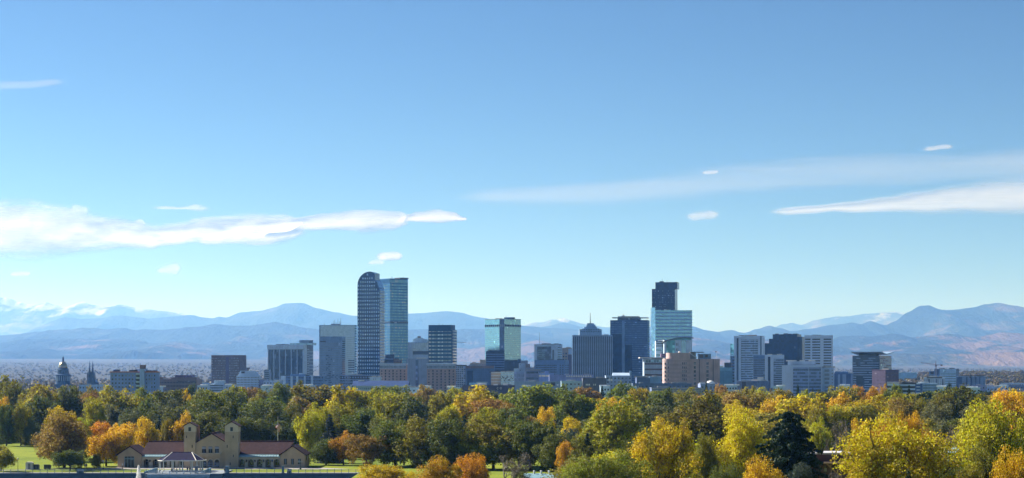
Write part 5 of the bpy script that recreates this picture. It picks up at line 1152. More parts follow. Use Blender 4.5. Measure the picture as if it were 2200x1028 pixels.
# hand placed trees: column, top row, width (photo pixels), colour, distance, form
TREES = [
 (40,811,72,'dko',1010,'d'),(86,828,80,'oly',960,'d'),(142,831,62,'dk',980,'d'),(190,832,50,'oly',1250,'d'),(186,845,44,'brn',1080,'d'),(222,834,34,'yg',1350,'d'),(270,831,76,'yg',1000,'d'),(302,834,44,'grn',1150,'d'),(362,839,70,'dk',1020,'d'),(399,838,30,'gold',1180,'d'),(408,827,24,'gy',1450,'d'),(436,838,60,'dko',1000,'d'),
 (6,854,40,'gold',880,'d'),(45,864,36,'oly',800,'col'),(14,872,40,'dk',800,'d'),(84,852,80,'dk',900,'d'),(205,857,50,'yg',860,'d'),(244,872,50,'gy',900,'d'),(280,879,54,'gy',780,'d'),(326,880,48,'dk',770,'d'),(366,861,52,'gy',880,'d'),(320,858,50,'dk',960,'d'),
 (134,878,66,'yel',668,'d'),(138,892,96,'brn',622,'d'),(172,900,44,'yg',680,'d'),(68,899,30,'gy',800,'d'),(212,908,54,'ora',690,'d'),(228,922,66,'gold',634,'d'),(262,911,66,'gold',668,'d'),(316,900,50,'gold',690,'d'),(342,888,34,'need',720,'con'),(392,888,48,'gold',700,'d'),(366,903,36,'oly',700,'d'),(2,952,56,'oly',600,'d'),(150,968,60,'dk',606,'d'),(207,975,24,'oly',616,'d'),
 (474,840,116,'dk',820,'d'),(500,831,58,'yg',1180,'d'),(534,833,46,'brn',1300,'d'),(562,838,44,'oly',1150,'d'),(598,825,52,'grn',1150,'d'),(640,820,44,'dko',1250,'d'),(576,862,96,'dk',800,'d'),(630,866,60,'dko',860,'d'),(684,829,110,'dko',1010,'d'),(642,855,60,'brn',930,'d'),(522,900,90,'dk',730,'d'),(450,885,90,'dk',740,'d'),(590,905,90,'dk',735,'d'),(640,905,60,'grn',735,'d'),
 (662,884,50,'yg',690,'d'),(690,868,62,'yg',760,'d'),(708,886,56,'blu',655,'con'),(756,832,86,'yel',900,'d'),(742,865,70,'yg',820,'d'),(800,838,60,'yg',1000,'d'),(836,845,66,'yg',930,'d'),(738,928,50,'ora',640,'d'),(786,936,78,'brn',628,'d'),(775,880,90,'dk',760,'d'),(830,900,70,'dk',720,'d'),(824,1000,104,'yel',470,'d'),
 (842,830,72,'grn',1150,'d'),(912,829,54,'brn',1300,'d'),(884,853,66,'dk',920,'d'),(946,842,50,'oly',1000,'d'),(1012,831,98,'yel',960,'d'),(976,835,50,'yg',1200,'d'),(924,881,42,'oly',690,'con'),(868,903,64,'oly',640,'d'),(958,874,60,'yg',760,'d'),(998,886,58,'need',668,'con'),(1042,878,70,'yg',700,'d'),(1096,868,84,'brn',760,'d'),(1100,878,80,'dk',740,'d'),(1096,837,62,'grn',1080,'d'),(1154,829,108,'grn',1000,'d'),(1062,840,40,'gy',1300,'d'),(1170,876,40,'gold',760,'d'),(1180,902,32,'yel',690,'d'),(1116,907,104,'dk',630,'d'),(1085,922,40,'yg',620,'d'),(1186,914,52,'need',600,'con'),(1232,899,52,'yel',700,'d'),(1228,922,44,'blu',650,'d'),(905,930,70,'dk',640,'d'),(960,925,70,'dk',620,'d'),(1040,930,80,'dk',610,'d'),
 (948,984,84,'ora',440,'d'),(1014,977,66,'ora',470,'d'),(1090,972,104,'bar',460,'bare'),(1030,992,40,'bar',470,'bare'),(1220,951,46,'ora',560,'d'),
 (1214,829,56,'grn',1200,'d'),(1262,834,56,'brn',1300,'d'),(1246,848,90,'grn',920,'d'),(1294,826,24,'need',1400,'con'),(1336,824,52,'grn',1300,'d'),(1370,836,54,'yel',1150,'d'),(1316,854,122,'yg',640,'d'),(1312,860,60,'gold',700,'d'),(1420,837,66,'dk',980,'d'),(1458,834,56,'oly',1200,'d'),(1498,846,140,'dko',690,'d'),(1420,874,76,'gy',760,'d'),(1517,816,24,'need',1300,'con'),(1551,829,38,'brn',1250,'d'),(1600,832,44,'oly',1250,'d'),(1630,834,44,'yg',1350,'d'),(1580,845,64,'brn',1000,'d'),(1642,846,64,'oly',1000,'d'),(1590,862,70,'yel',860,'d'),
 (1432,903,130,'yel',440,'d'),(1592,885,112,'yel',470,'d'),(1302,972,158,'grn',380,'d'),(1512,935,60,'oly',470,'d'),(1262,925,50,'need',560,'con'),(1694,872,190,'need',410,'ced'),(1634,988,112,'gold',350,'d'),(1560,1000,70,'dk',370,'d'),(1365,950,70,'dk',520,'d'),
 (1714,824,22,'need',1350,'con'),(1746,831,16,'need',1450,'con'),(1730,839,36,'yg',1250,'d'),(1676,838,56,'oly',1150,'d'),(1720,850,104,'yel',900,'d'),(1664,852,60,'gold',980,'d'),(1760,842,48,'dk',1200,'d'),(1812,831,64,'oly',1200,'d'),(1806,845,60,'gold',1020,'d'),(1842,831,36,'ora',1250,'d'),(1874,833,44,'ora',1200,'d'),(1892,827,20,'ora',1350,'d'),(1920,828,36,'grn',1250,'d'),(1953,823,30,'need',1150,'con'),(1850,852,110,'yel',880,'d'),(1798,874,66,'yg',760,'d'),(1760,880,60,'oly',740,'d'),(1864,872,90,'dko',760,'d'),(1930,846,66,'yg',960,'d'),(1826,902,72,'bar',600,'bare'),(1760,900,60,'yg',600,'d'),(1790,935,56,'bar',470,'bare'),
 (1902,894,120,'yel',420,'d'),(1930,912,220,'yel',370,'d'),(1846,905,60,'gold',480,'d'),(1892,916,56,'ora',410,'d'),(1955,888,74,'gold',520,'d'),(1996,932,72,'ora',440,'d'),(1940,858,74,'brn',860,'d'),(1985,850,60,'oly',1000,'d'),(2064,832,104,'dk',930,'d'),(2020,848,66,'dko',880,'d'),(2042,826,30,'need',1350,'d'),(2056,915,76,'bar',500,'bare'),(2020,905,60,'gy',600,'d'),(2010,868,70,'gy',780,'d'),
 (2140,866,160,'yg',420,'d'),(2162,842,90,'gold',700,'d'),(2186,968,96,'gold',330,'d'),(2120,960,90,'dko',360,'d'),(2142,841,50,'brn',1150,'d'),(2190,838,50,'yel',1100,'d'),(1952,1004,60,'need',340,'con'),(2040,985,80,'dk',400,'d'),(2080,1000,70,'oly',350,'d'),(1720,1000,70,'blu',360,'d'),(1790,1010,60,'bar',340,'bare'),
 (850,905,92,'dk',630,'d'),(904,897,88,'dko',622,'d'),(958,902,90,'dk',616,'d'),(1060,902,104,'dko',612,'d'),(1140,906,96,'dk',606,'d'),(1192,932,84,'dk',598,'d'),(700,945,56,'dk',640,'d'),(1250,940,80,'dko',560,'d'),
 (720,826,20,'need',1500,'con'),(757,826,20,'need',1500,'con'),(660,838,60,'dko',1200,'d'),(1150,826,20,'need',1500,'con'),
]
rnd = random.Random(20)
LIST = [t for t in TREES]
def blocked(px, D):
    x = PX(px, D)
    if D < 592 and x < -40: return True                                   # lake
    if px < 700 and D < 668 and px > 240: return True                     # pavilion and its terrace
    if px < 250 and D < 800: return True                                  # open lawn
    if px < 300 and D < 700: return True
    return False
for D0, tmin, tmax, dx in ((1480, 840, 847, 34), (1260, 841, 850, 40), (1100, 842, 856, 46), (960, 852, 868, 54), (850, 866, 884, 62), (760, 880, 905, 70), (680, 900, 930, 80), (600, 930, 960, 100), (520, 955, 985, 120), (440, 985, 1010, 150)):
    px = -40.0
    while px < 2240:
        D_ = D0*rnd.uniform(0.95, 1.05); q = px+rnd.uniform(-0.25, 0.25)*dx; px += dx*rnd.uniform(0.8, 1.2)
        if blocked(q, D_) or (D0 < 560 and q < 1180): continue
        wpx = dx*rnd.uniform(1.5, 2.1); top = rnd.uniform(tmin, tmax)
        if any(abs(t[0]-q) < 0.30*(t[2]+wpx*0.4) and abs(t[4]-D_)/D_ < 0.14 for t in TREES): continue
        near_cols = [t[3] for t in TREES if abs(t[0]-q) < 120 and abs(t[4]-D_)/D_ < 0.3 and t[5] == 'd'] or ['oly']
        near_cols = [c_ for c_ in near_cols if c_ not in ('ora', 'gold')] or ['oly']
        col = rnd.choice(near_cols+['dko', 'oly', 'yg'] if q < 1200 else near_cols+['oly', 'yg', 'yg'])
        LIST.append((q, top, wpx, col, D_, 'd'))
LAND = [(-60,'at the left edge'),(60,'left of the domed capitol'),(105,'below the domed capitol'),(168,'below the twin spires'),(225,'left of the concrete slab'),(262,'below the concrete slab'),(322,'right of the concrete slab'),(362,'above the left pavilion wing'),(412,'behind the left pavilion tower'),(452,'below the brown office'),(496,'behind the right pavilion tower'),(536,'below the cream building'),(572,'by the flagpole'),(618,'below the finned tower'),(664,'above the right pavilion wing'),(712,'below the blue grey tower'),(764,'below the curved tower'),(812,'below the tallest tower'),(850,'below the left brick hotel'),(896,'below the plain grey shaft'),(938,'below the right brick hotel'),(985,'below the blue mid-rise'),(1030,'below the lettered hall'),(1068,'below the glass atrium'),(1110,'below the stepped grey block'),(1160,'below the pale slab office'),(1206,'below the sage shop'),(1250,'below the pinstripe tower'),(1300,'below the arched church'),(1345,'below the winged roof tower'),(1392,'below the grey banded office'),(1440,'below the rounded brick corner'),(1492,'below the brick hospital'),(1536,'right of the brick hospital'),(1576,'below the white striped tower'),(1626,'below the white twin block'),(1676,'below the navy tower'),(1716,'below the gridded white block'),(1766,'below the pale slatted tower'),(1806,'left of the winged office'),(1846,'below the winged office'),(1896,'below the plum block'),(1946,'below the striped garages'),(1992,'below the tower crane'),(2034,'below the leaf marked slab'),(2080,'below the slate apartments'),(2130,'below the far right woods'),(2180,'at the right edge')]
def landmark(px): return min(LAND, key=lambda a: abs(a[0]-px))[1]
def rowword(D):
    return 'far back row' if D > 1330 else 'back row' if D > 1140 else 'third row' if D > 990 else 'second row' if D > 860 else 'middle row' if D > 740 else 'near row' if D > 630 else 'front row' if D > 500 else 'nearest trees'
lab = []
for (px, top, wpx, col, D_, kind) in LIST:
    ht = CH-(top-HY)/FPX*D_; wm = WD(wpx, D_)
    size = 'broad' if wm > ht*1.15 else 'tall' if wm < ht*0.62 else 'rounded'
    if kind in ('con', 'col', 'ced', 'bare'): size = 'small' if ht < 13 else 'tall'
    lab.append('%s %s %s in the %s %s' % (size, CWORD[col], SHAPE[kind], rowword(D_), landmark(px)))
ORD = ['left', 'right']; ORD3 = ['left', 'middle', 'right']
groups_ = {}
for i, l_ in enumerate(lab): groups_.setdefault(l_, []).append(i)
for l_, ids in groups_.items():
    if len(ids) == 1: continue
    ids.sort(key=lambda i: LIST[i][0])
    words = ORD if len(ids) == 2 else ORD3 if len(ids) == 3 else ['first', 'second', 'third', 'fourth', 'fifth', 'sixth', 'seventh'][:len(ids)]
    for w_, i in zip(words, ids): lab[i] = '%s %s' % (w_, l_)
for i, (px, top, wpx, col, D_, kind) in enumerate(LIST):
    ht = max(4.0, CH-(top-HY)/FPX*D_); wm = WD(wpx, D_)
    fam = {'d': 'near' if D_ < 560 else 'mid' if D_ < 900 else 'far', 'col': 'col', 'con': 'con', 'ced': 'ced', 'bare': 'bare'}[kind]
    crown, trunk = PROTO[fam][i % len(PROTO[fam])]
    nm = {'d': 'tree', 'col': 'tree', 'con': 'conifer', 'ced': 'cedar_tree', 'bare': 'bare_tree'}[kind]
    t = empty(nm, (PX(px, D_), D_, 0), rnd.uniform(0, 6.28), lab[i], 'conifer' if kind == 'con' else 'tree', 'trees of the park')
    wk = 1.18 if D_ > 600 else 1.08; t.scale = (wm*wk, wm*wk, ht)
    c = inst('crown', crown, t); k = rnd.uniform(0.82, 1.2); cc = COLS[col]
    c.color = (min(1, cc[0]*k*rnd.uniform(0.93, 1.07)), min(1, cc[1]*k*rnd.uniform(0.93, 1.07)), cc[2]*k, min(1, max(0, cc[3]+rnd.uniform(-0.2, 0.2))))
    inst('trunk', trunk, t)

# far-off woods and suburb trees that read as one mass
def woods(name, label, spots, seed, m=None, size=(5, 9)):
    rng = np.random.default_rng(seed); VV = []
    for (x, y, z) in spots:
        r = rng.uniform(*size)*0.55; n = 22 if name == 'plain_trees' else 34
        d = rng.normal(size=(n, 3)); d /= np.linalg.norm(d, axis=1)[:, None]; d[:, 2] = np.abs(d[:, 2])*1.2
        P = np.array([x, y, z+r*0.35])+d*r*rng.uniform(0.75, 1.05, (n, 1)); Nn = d+rng.normal(size=(n, 3))*0.4; Nn /= np.linalg.norm(Nn, axis=1)[:, None]
        VV.append(cards(P, Nn, np.full(n, r*0.85)*rng.uniform(0.7, 1.3, n), rng))
    me = cardmesh(name, np.concatenate(VV), m or M_woods)
    o = bpy.data.objects.new(name, me); COL.objects.link(o); o.color = (0.15, 0.12, 0.06, 0.4)
    return tag(o, label, 'woods', kind='stuff')
M_woods = leafmat('far_woods_leaves', 0.25, 0.004)
rng = np.random.default_rng(5)
hill = MB(); nx, ny = 40, 10
def hillz(px, D_): 
    t = max(0.0, min(1.0, (D_-3700)/1700.0)); return (2+20*t)*max(0, min(1, (px-1880)/120.0))
hv = []; 
for j in range(ny+1):
    for i in range(nx+1):
        D_ = 3600+2300*j/ny; px = 1860+600*i/nx; hv.append((PX(px, D_), D_, hillz(px, D_)-0.5 if 0 < j < ny else -3))
hill.v = hv; hill.f = [(j*(nx+1)+i, j*(nx+1)+i+1, (j+1)*(nx+1)+i+1, (j+1)*(nx+1)+i) for j in range(ny) for i in range(nx)]
tag(hill.build('wooded_hill', M_plain), kind='structure')
spots = []
for _ in range(1500):
    px = rng.uniform(1900, 2420); D_ = 3650+1750*rng.random()**0.8; spots.append((PX(px, D_), D_, hillz(px, D_)))
woods('hillside_woods', 'hazy autumn woods covering the low hill behind the right hand buildings', spots, 3)
spots = []
for _ in range(2600):
    px = rng.uniform(-150, 1900); D_ = 1750+3600*rng.random(); 
    if D_ < 2400 and rng.random() < 0.5: D_ += 1500
    spots.append((PX(px, D_), D_, 0))
woods('suburb_trees', 'distant mass of street trees between the skyline buildings', spots, 4)
spots = []
for _ in range(5200):
    px = rng.uniform(-150, 2300); t = rng.random(); D_ = 5400+t*9000
    rise = interp([(-220, 170), (450, 156), (900, 122), (1500, 95), (2420, 82)], px); tt = (D_-5200)/17000.0
    spots.append((PX(px, D_), D_, -2+rise*tt**1.15))
pt = woods('plain_trees', 'hazy speckle of trees over the plain below the foothills', spots, 6, size=(4, 9)); pt.color = (0.12, 0.115, 0.09, 0.3)

spots = []
for _ in range(3400):
    D_ = 690+620*rng.random()**1.2; px = rng.uniform(-80, 2300)
    if blocked(px, D_) or (px < 700 and D_ < 690): continue
    spots.append((PX(px, D_), D_, -0.6))
us = woods('undergrowth', 'low shrubs and saplings filling the ground under the park trees', spots, 9, M_leaf, (2.5, 6)); us.color = (0.085, 0.095, 0.02, 0.6)

# small pale buildings showing between the treetops and the towers
rnd = random.Random(61)
for i_, (l_, w_, t_, D_, c_) in enumerate(((424, 22, 829, 1900, (0.62,0.64,0.68)), (484, 20, 828, 1950, (0.58,0.60,0.64)), (560, 16, 830, 1800, (0.70,0.70,0.70)), (650, 26, 829, 1850, (0.55,0.58,0.62)), (706, 24, 831, 1750, (0.66,0.68,0.70)), (906, 20, 832, 1700, (0.70,0.71,0.72)), (962, 26, 833, 1650, (0.62,0.63,0.66)), (1128, 22, 831, 1720, (0.60,0.62,0.62)), (1290, 20, 831, 1650, (0.66,0.66,0.64)), (1340, 28, 832, 1620, (0.58,0.62,0.66)), (1560, 24, 829, 1800, (0.68,0.68,0.72)), (1660, 22, 831, 1700, (0.62,0.66,0.72)), (1800, 26, 829, 1800, (0.60,0.64,0.72)), (2014, 24, 832, 1750, (0.68,0.70,0.72)), (2080, 26, 834, 1700, (0.62,0.66,0.70)), (330, 16, 832, 1900, (0.64,0.66,0.70)))):
    b = Tw('small_pale_house', 'small pale flat-roofed house among the treetops %s' % landmark(l_+w_/2), l_, l_+w_, l_+w_, t_, D_, 0, 12, group='small pale houses at the tree line')
    b.body(wallmat(c_)); b.parapet(wallmat(c_), 0.3, out=0.15); n_ = max(3, int(b.w/2.4)); b.panes('F', n_, 4, G_WN, 0.5, 0.4, 0.5, b.H-0.6, seed=l_, skip=0.15); b.units(2, l_, M_wh, 1.4)
wallmat = _wm
# ------------------------------------------------------------------ pavilion, bandstand, shore and small things of the park
PD = 624.0
X = lambda px: PX(px, PD); Z = lambda py: max(0.0, PZ(py, PD))
TAN = wallmat((0.50,0.39,0.28), 0.9, 0.18, 0.5); TANL = wallmat((0.66,0.56,0.44), 0.9, 0.12, 0.5); TILE = None
def tilemat(col, name):
    m, nt, p = newmat(name)
    n1 = noisetex(nt, coords(nt), 1.1, 5, 0.7); n2 = noisetex(nt, coords(nt), 0.18, 3)
    c1 = ramp(nt, n1, [(0.3, tuple(c*0.6 for c in col)), (0.55, col), (0.75, tuple(min(1, c*1.5) for c in col))])
    L(nt, mixc(nt, 0.25, c1, ramp(nt, n2, [(0.35, tuple(c*0.7 for c in col)), (0.65, tuple(c*1.3 for c in col))])), p.inputs['Base Color'])
    wv = N(nt, 'ShaderNodeTexWave'); wv.inputs['Scale'].default_value = 1.4; wv.inputs['Distortion'].default_value = 0.6; L(nt, coords(nt), wv.inputs['Vector'])
    bp = N(nt, 'ShaderNodeBump'); bp.inputs['Strength'].default_value = 0.5; bp.inputs['Distance'].default_value = 0.08; L(nt, wv.outputs[0], bp.inputs['Height']); L(nt, bp.outputs[0], p.inputs['Normal'])
    p.inputs['Roughness'].default_value = 0.85; p.inputs['Specular IOR Level'].default_value = 0.12; return m
TILE = tilemat((0.066,0.036,0.043), 'clay_tiles'); COPPER = plain((0.30,0.46,0.52), 0.45, 0.2, 0.15, 0.6); SLATE = tilemat((0.022,0.02,0.065), 'violet_slates')
M_trim = plain((0.74,0.73,0.68), 0.6); M_win = glassmat((0.02,0.03,0.035), 0.1, 0.4, cell=(0.8,0.8,0.8), pb=0.1); M_bluefr = plain((0.25,0.33,0.55), 0.5); M_bluewh = plain((0.52,0.62,0.72), 0.55)
pav = empty('park_pavilion', (X(455), PD, 0), 0, 'long tan park pavilion with twin square towers and red tile roofs', 'pavilion')
x0 = X(455); LX = lambda px: X(px)-x0
def pb(name, m, p0, p1, y0, y1, za, zb_, par=None): return MB().box(LX(p0), LX(p1), y0, y1, za, zb_).build(name, m, par or pav)
# gabled end blocks: walls, roofs, windows
def endblock(p0, pc, p1, eave, apex, wins, big):
    prof = [(LX(p0), 0), (LX(p1), 0), (LX(p1), Z(eave)), (LX(pc), Z(apex)+0.25), (LX(p0), Z(eave))]
    wl = MB().prism_y(prof, -0.6, 13.0).build('gable_wall', TAN, pav)
    rf = MB(); h = 0.35
    for (a, b_) in (((LX(p0)-0.5, Z(eave)-0.25), (LX(pc), Z(apex)+0.3)), ((LX(pc), Z(apex)+0.3), (LX(p1)+0.5, Z(eave)-0.25))):
        MB().prism_y([a, b_, (b_[0], b_[1]+h), (a[0], a[1]+h)], -1.0, 13.6).build('roof_slope', TILE, pav)
    for (a, b_, t, q) in wins:
        w = MB().box(LX(a), LX(b_), -0.66, -0.4, Z(q), Z(t)).build('window', M_win, wl)
        MB().box(LX(a)-0.12, LX(b_)+0.12, -0.75, -0.61, Z(q)-0.2, Z(q)).build('sill', TANL, wl)
        if big:
            for i in range(4): MB().box(LX(a)+(LX(b_)-LX(a))*i/3-0.05, LX(a)+(LX(b_)-LX(a))*i/3+0.05, -0.72, -0.66, Z(q), Z(t)).build('mullion', COPPER, wl)
            MB().box(LX(a), LX(b_), -0.73, -0.66, Z(986)-0.08, Z(986)+0.08).build('transom', COPPER, wl)
        else:
            MB().box((LX(a)+LX(b_))/2-0.04, (LX(a)+LX(b_))/2+0.04, -0.71, -0.66, Z(q), Z(t)).build('mullion', M_bluefr, wl)
    return wl
endblock(253.6, 280, 305, 978, 962.5, [(268.5, 289, 981, 1004.5)], True)
endblock(603, 629, 655, 978, 961.5, [(610.5, 617, 986, 998.5), (626, 632, 986, 998.5), (640.5, 647, 986, 998)], False)
MB().box(LX(655)+0.01, LX(655)+0.12, 4.0, 6.0, 2.2, 4.2).build('side_window', M_win, pav)
# the two long wings: back wall, hipped tile roof, arcade with copper awning
def wing(p0, p1, ridge0, ridge1, lowhip):
    pb('wing_wall', TAN, p0, p1, 3.4, 12.5, 0, Z(976))
    a0, a1, zr, ze, ym = LX(p0), LX(p1), Z(950.5), Z(976.5), 8.0
    r0, r1 = LX(ridge0), LX(ridge1)
    V = [(a0, 2.0, ze), (a1, 2.0, ze), (a1, 14, ze), (a0, 14, ze), (r0, ym, zr), (r1, ym, zr)]
    mb = MB(); mb.v = V; mb.f = [(0, 1, 5, 4), (1, 2, 5), (2, 3, 4, 5), (3, 0, 4), (0, 3, 2, 1)]
    ro = mb.build('wing_roof', TILE, pav); MB().tube((r0, ym, zr), (r1, ym, zr), 0.22, 0.22, 6).build('ridge_cap', TILE, ro)
wing(300, 402, 309, 402, 0); wing(509, 610, 509, 627, 1)
def arcwall(name, p0, p1, centres, hw, par, m, y0=0.0, y1=0.6, ztop=983.0, zspring=992.5):
    za, zs = Z(ztop), Z(zspring); xs = [LX(p0)]
    for c in centres: xs += [LX(c)-hw, LX(c)+hw]
    xs.append(LX(p1)); mb = MB()
    for i in range(0, len(xs), 2): mb.box(xs[i], xs[i+1], y0, y1, 0, za)
    for c in centres:
        cx = LX(c); pts = [(cx+hw*math.cos(math.pi*(1-i/10)), zs+hw*0.95*math.sin(math.pi*(i/10))) for i in range(11)]
        for a, b_ in zip(pts, pts[1:]): mb.prism_y([a, b_, (b_[0], za), (a[0], za)], y0, y1)
    return mb.build(name, m, par)
HW = 0.86
cR = [519.5, 539, 557.3, 576, 594.3]; cL = [314.3, 333.5, 352, 370.5, 389]
for p0, p1, cs in ((512, 602.8, cR), (305.2, 397, cL)):
    aw = arcwall('arcade_wall', p0, p1, cs, HW, pav, TANL)
    for c in cs:
        w = MB().box(LX(c)-0.75, LX(c)+0.75, 3.2, 3.39, 0.7, 3.0).build('arcade_window', glassmat((0.35,0.38,0.10), 0.1, 0.4, cell=(0.5,0.5,0.5), pb=0.15) if p0 > 500 else M_win, pav)
        for i in range(3): MB().box(LX(c)-0.8+i*0.75, LX(c)-0.7+i*0.75, 3.1, 3.2, 0.6, 3.1).build('mullion', M_trim, w)
        MB().box(LX(c)-0.8, LX(c)+0.8, 3.1, 3.2, 1.75, 1.85).build('glazing_bar', M_trim, w); MB().box(LX(c)-0.85, LX(c)+0.85, 3.0, 3.3, 0.45, 0.6).build('sill', M_trim, w)
    MB().prism_x([(-0.5, Z(982.6)), (3.4, Z(977.5)), (3.4, Z(977.5)+0.25), (-0.5, Z(982.6)+0.25)], LX(p0), LX(p1)).build('copper_awning', COPPER, pav)
    for i in range(int((p1-p0)/6)): 
        x = LX(p0+3+i*6); MB().tube((x, -0.45, Z(982.6)+0.32), (x, 3.3, Z(977.5)+0.32), 0.05, 0.05, 4).build('awning_seam', COPPER, pav)
for p in (322.5, 529.5, 548, 566.5, 585): MB().lathe([(0.05, 0), (0.2, 0.1), (0.24, 0.5), (0.05, 0.8)], 8, LX(p), -0.25).build('wall_lantern', M_dk, pav, loc=(0, 0, Z(993)))
# centre gable
prof = [(LX(421.5), 0), (LX(485), 0), (LX(485), Z(951)), (LX(455.5), Z(933)), (LX(421.5), Z(952))]
ctr = MB().prism_y(prof, -0.9, 15).build('centre_wall', TAN, pav)
for (a, b_) in (((LX(420), Z(953)), (LX(455.5), Z(932.8))), ((LX(455.5), Z(932.8)), (LX(486.5), Z(951.5)))):
    MB().prism_y([a, b_, (b_[0], b_[1]+0.35), (a[0], a[1]+0.35)], -1.2, 15.5).build('centre_roof', TILE, pav)
MB().tube((LX(455.5), -1.2, Z(932.5)+0.2), (LX(455.5), 15.5, Z(932.5)+0.2), 0.22, 0.22, 6).build('ridge_cap', TILE, pav)
for c in (439.3, 453.2, 467): 
    w = MB().box(LX(c)-0.62, LX(c)+0.62, -0.96, -0.7, Z(973.5), Z(959.5)).build('upper_window', M_win, ctr); 
    MB().box(LX(c)-0.62, LX(c)+0.62, -1.0, -0.96, Z(964.5)-0.06, Z(960)).build('blind', plain((0.3,0.32,0.42), 0.6), ctr); MB().box(LX(c)-0.75, LX(c)+0.75, -1.05, -0.9, Z(974.3), Z(973.5)).build('sill', TANL, ctr); MB().box(LX(c)-0.04, LX(c)+0.04, -1.02, -0.96, Z(973.5), Z(964.7)).build('mullion', M_bluefr, ctr)
MB().box(LX(431.5), LX(475), -1.5, -0.9, Z(981), Z(974.5)).build('balcony_ledge', TAN, ctr); MB().box(LX(431)-0.05, LX(475.5), -1.62, -0.88, Z(975.3), Z(974.4)).build('ledge_cap', TANL, ctr)
for c in (439, 453, 467):
    cx = LX(c); hw = 0.72; zs = Z(992.2)
    pts = [(cx-hw, 0.05), (cx+hw, 0.05), (cx+hw, zs)] + [(cx+hw*math.cos(t), zs+hw*math.sin(t)) for t in [math.pi*i/8 for i in range(1, 8)]] + [(cx-hw, zs)]
    dr = MB().prism_y(pts, -0.98, -0.8).build('arched_door', M_win, ctr)
    for i in range(4): MB().box(cx-hw+i*hw*2/3-0.05, cx-hw+i*hw*2/3+0.05, -1.04, -0.98, 0.05, zs).build('door_bar', M_bluefr, ctr)
    for z_ in (0.75, 1.4): MB().box(cx-hw, cx+hw, -1.05, -0.99, z_-0.05, z_+0.05).build('door_bar', M_bluefr, ctr)
    ring = MB()
    for i in range(10):
        t0, t1 = math.pi*i/10, math.pi*(i+1)/10; r0, r1 = hw+0.05, hw+0.3
        ring.prism_y([(cx+r0*math.cos(t0), zs+r0*math.sin(t0)), (cx+r1*math.cos(t0), zs+r1*math.sin(t0)), (cx+r1*math.cos(t1), zs+r1*math.sin(t1)), (cx+r0*math.cos(t1), zs+r0*math.sin(t1))], -1.0, -0.89)
    ring.build('arch_ring', TANL, ctr)
# towers
def tower(p0, p1, apex, slits):
    xa, xb = LX(p0), LX(p1); xm = (xa+xb)/2; d0, d1 = -1.5, 3.2
    t = MB().box(xa, xb, d0, d1, 0, Z(928.5)).build('tower', TAN, pav)
    up = MB().prism_y([(xa-0.03, Z(928.5)), (xb+0.03, Z(928.5)), (xb+0.03, Z(915.5)), (xm, Z(apex+1)), (xa-0.03, Z(915.5))], d0-0.03, d1+0.03).build('belfry', TANL, pav)
    MB().box(xa-0.12, xb+0.12, d0-0.12, d1+0.12, Z(929), Z(928)).build('string_course', TAN, t)
    for (a, b_) in (((xa-0.45, Z(917)), (xm, Z(apex+0.6))), ((xm, Z(apex+0.6)), (xb+0.45, Z(917)))):
        MB().prism_y([a, b_, (b_[0], b_[1]+0.25), (a[0], a[1]+0.25)], d0-0.4, d1+0.4).build('tower_roof', TILE, pav)
    MB().box(xm-0.42, xm+0.42, d0-0.06, d0+0.2, Z(926.5), Z(918)).build('louvre', M_dk, up)
    for (p, ya, yb) in slits: MB().box(LX(p)-0.14, LX(p)+0.14, d0-0.05, d0+0.2, Z(yb), Z(ya)).build('slit_window', M_dk, t)
tower(397.2, 421.5, 908, [(402.3, 936, 941.5), (414.6, 956, 962)])
tower(484.6, 513.5, 906, [(502.4, 936, 941.5), (489.6, 956, 962), (502.8, 977, 982), (496, 993.5, 999.5)])
MB().box(LX(421.7), LX(426), 1.0, 3.0, Z(951), Z(916)).build('sunlit_side', wallmat((0.45,0.24,0.15), 0.9, 0.2, 0.5), pav)  # orange box added for the sunlight on the tower's right side
MB().box(LX(252), LX(662), -1.9, -0.62, -0.05, 0.16).build('plinth', TANL, pav)

# paved terrace and paths (structure)
PATH = plain((0.34,0.32,0.31), 0.9, 0, 0.15, 0.4)
def sheet(name, pts, m, z=0.006): return tag(MB().poly([(x, y, z) for x, y in pts]).build(name, m), kind='structure')
sheet('terrace_path', [(X(200), 613.5), (X(300), 614.5), (X(690), 612.0), (X(760), 615), (X(690), 623.3), (X(250), 623.3), (X(200), 620)], PATH)
sheet('lawn_path', [(-330, 604.5), (X(40), 606.5), (X(140), 613), (X(225), 615), (X(225), 618.0), (X(140), 615.6), (X(40), 608.6), (-330, 606.8)], PATH, 0.010)
sheet('shore_path', [(-330, 590.5), (-46, 590.5), (-46, 594.0), (-330, 594.0)], PATH, 0.010)
tag(MB().box(-330, -46, 585.4, 586.6, -0.95, 0.28).build('shore_wall', wallmat((0.13,0.18,0.24), 0.8, 0.2, 0.4)), 'low grey stone wall edging the lake in front of the pavilion', 'wall')

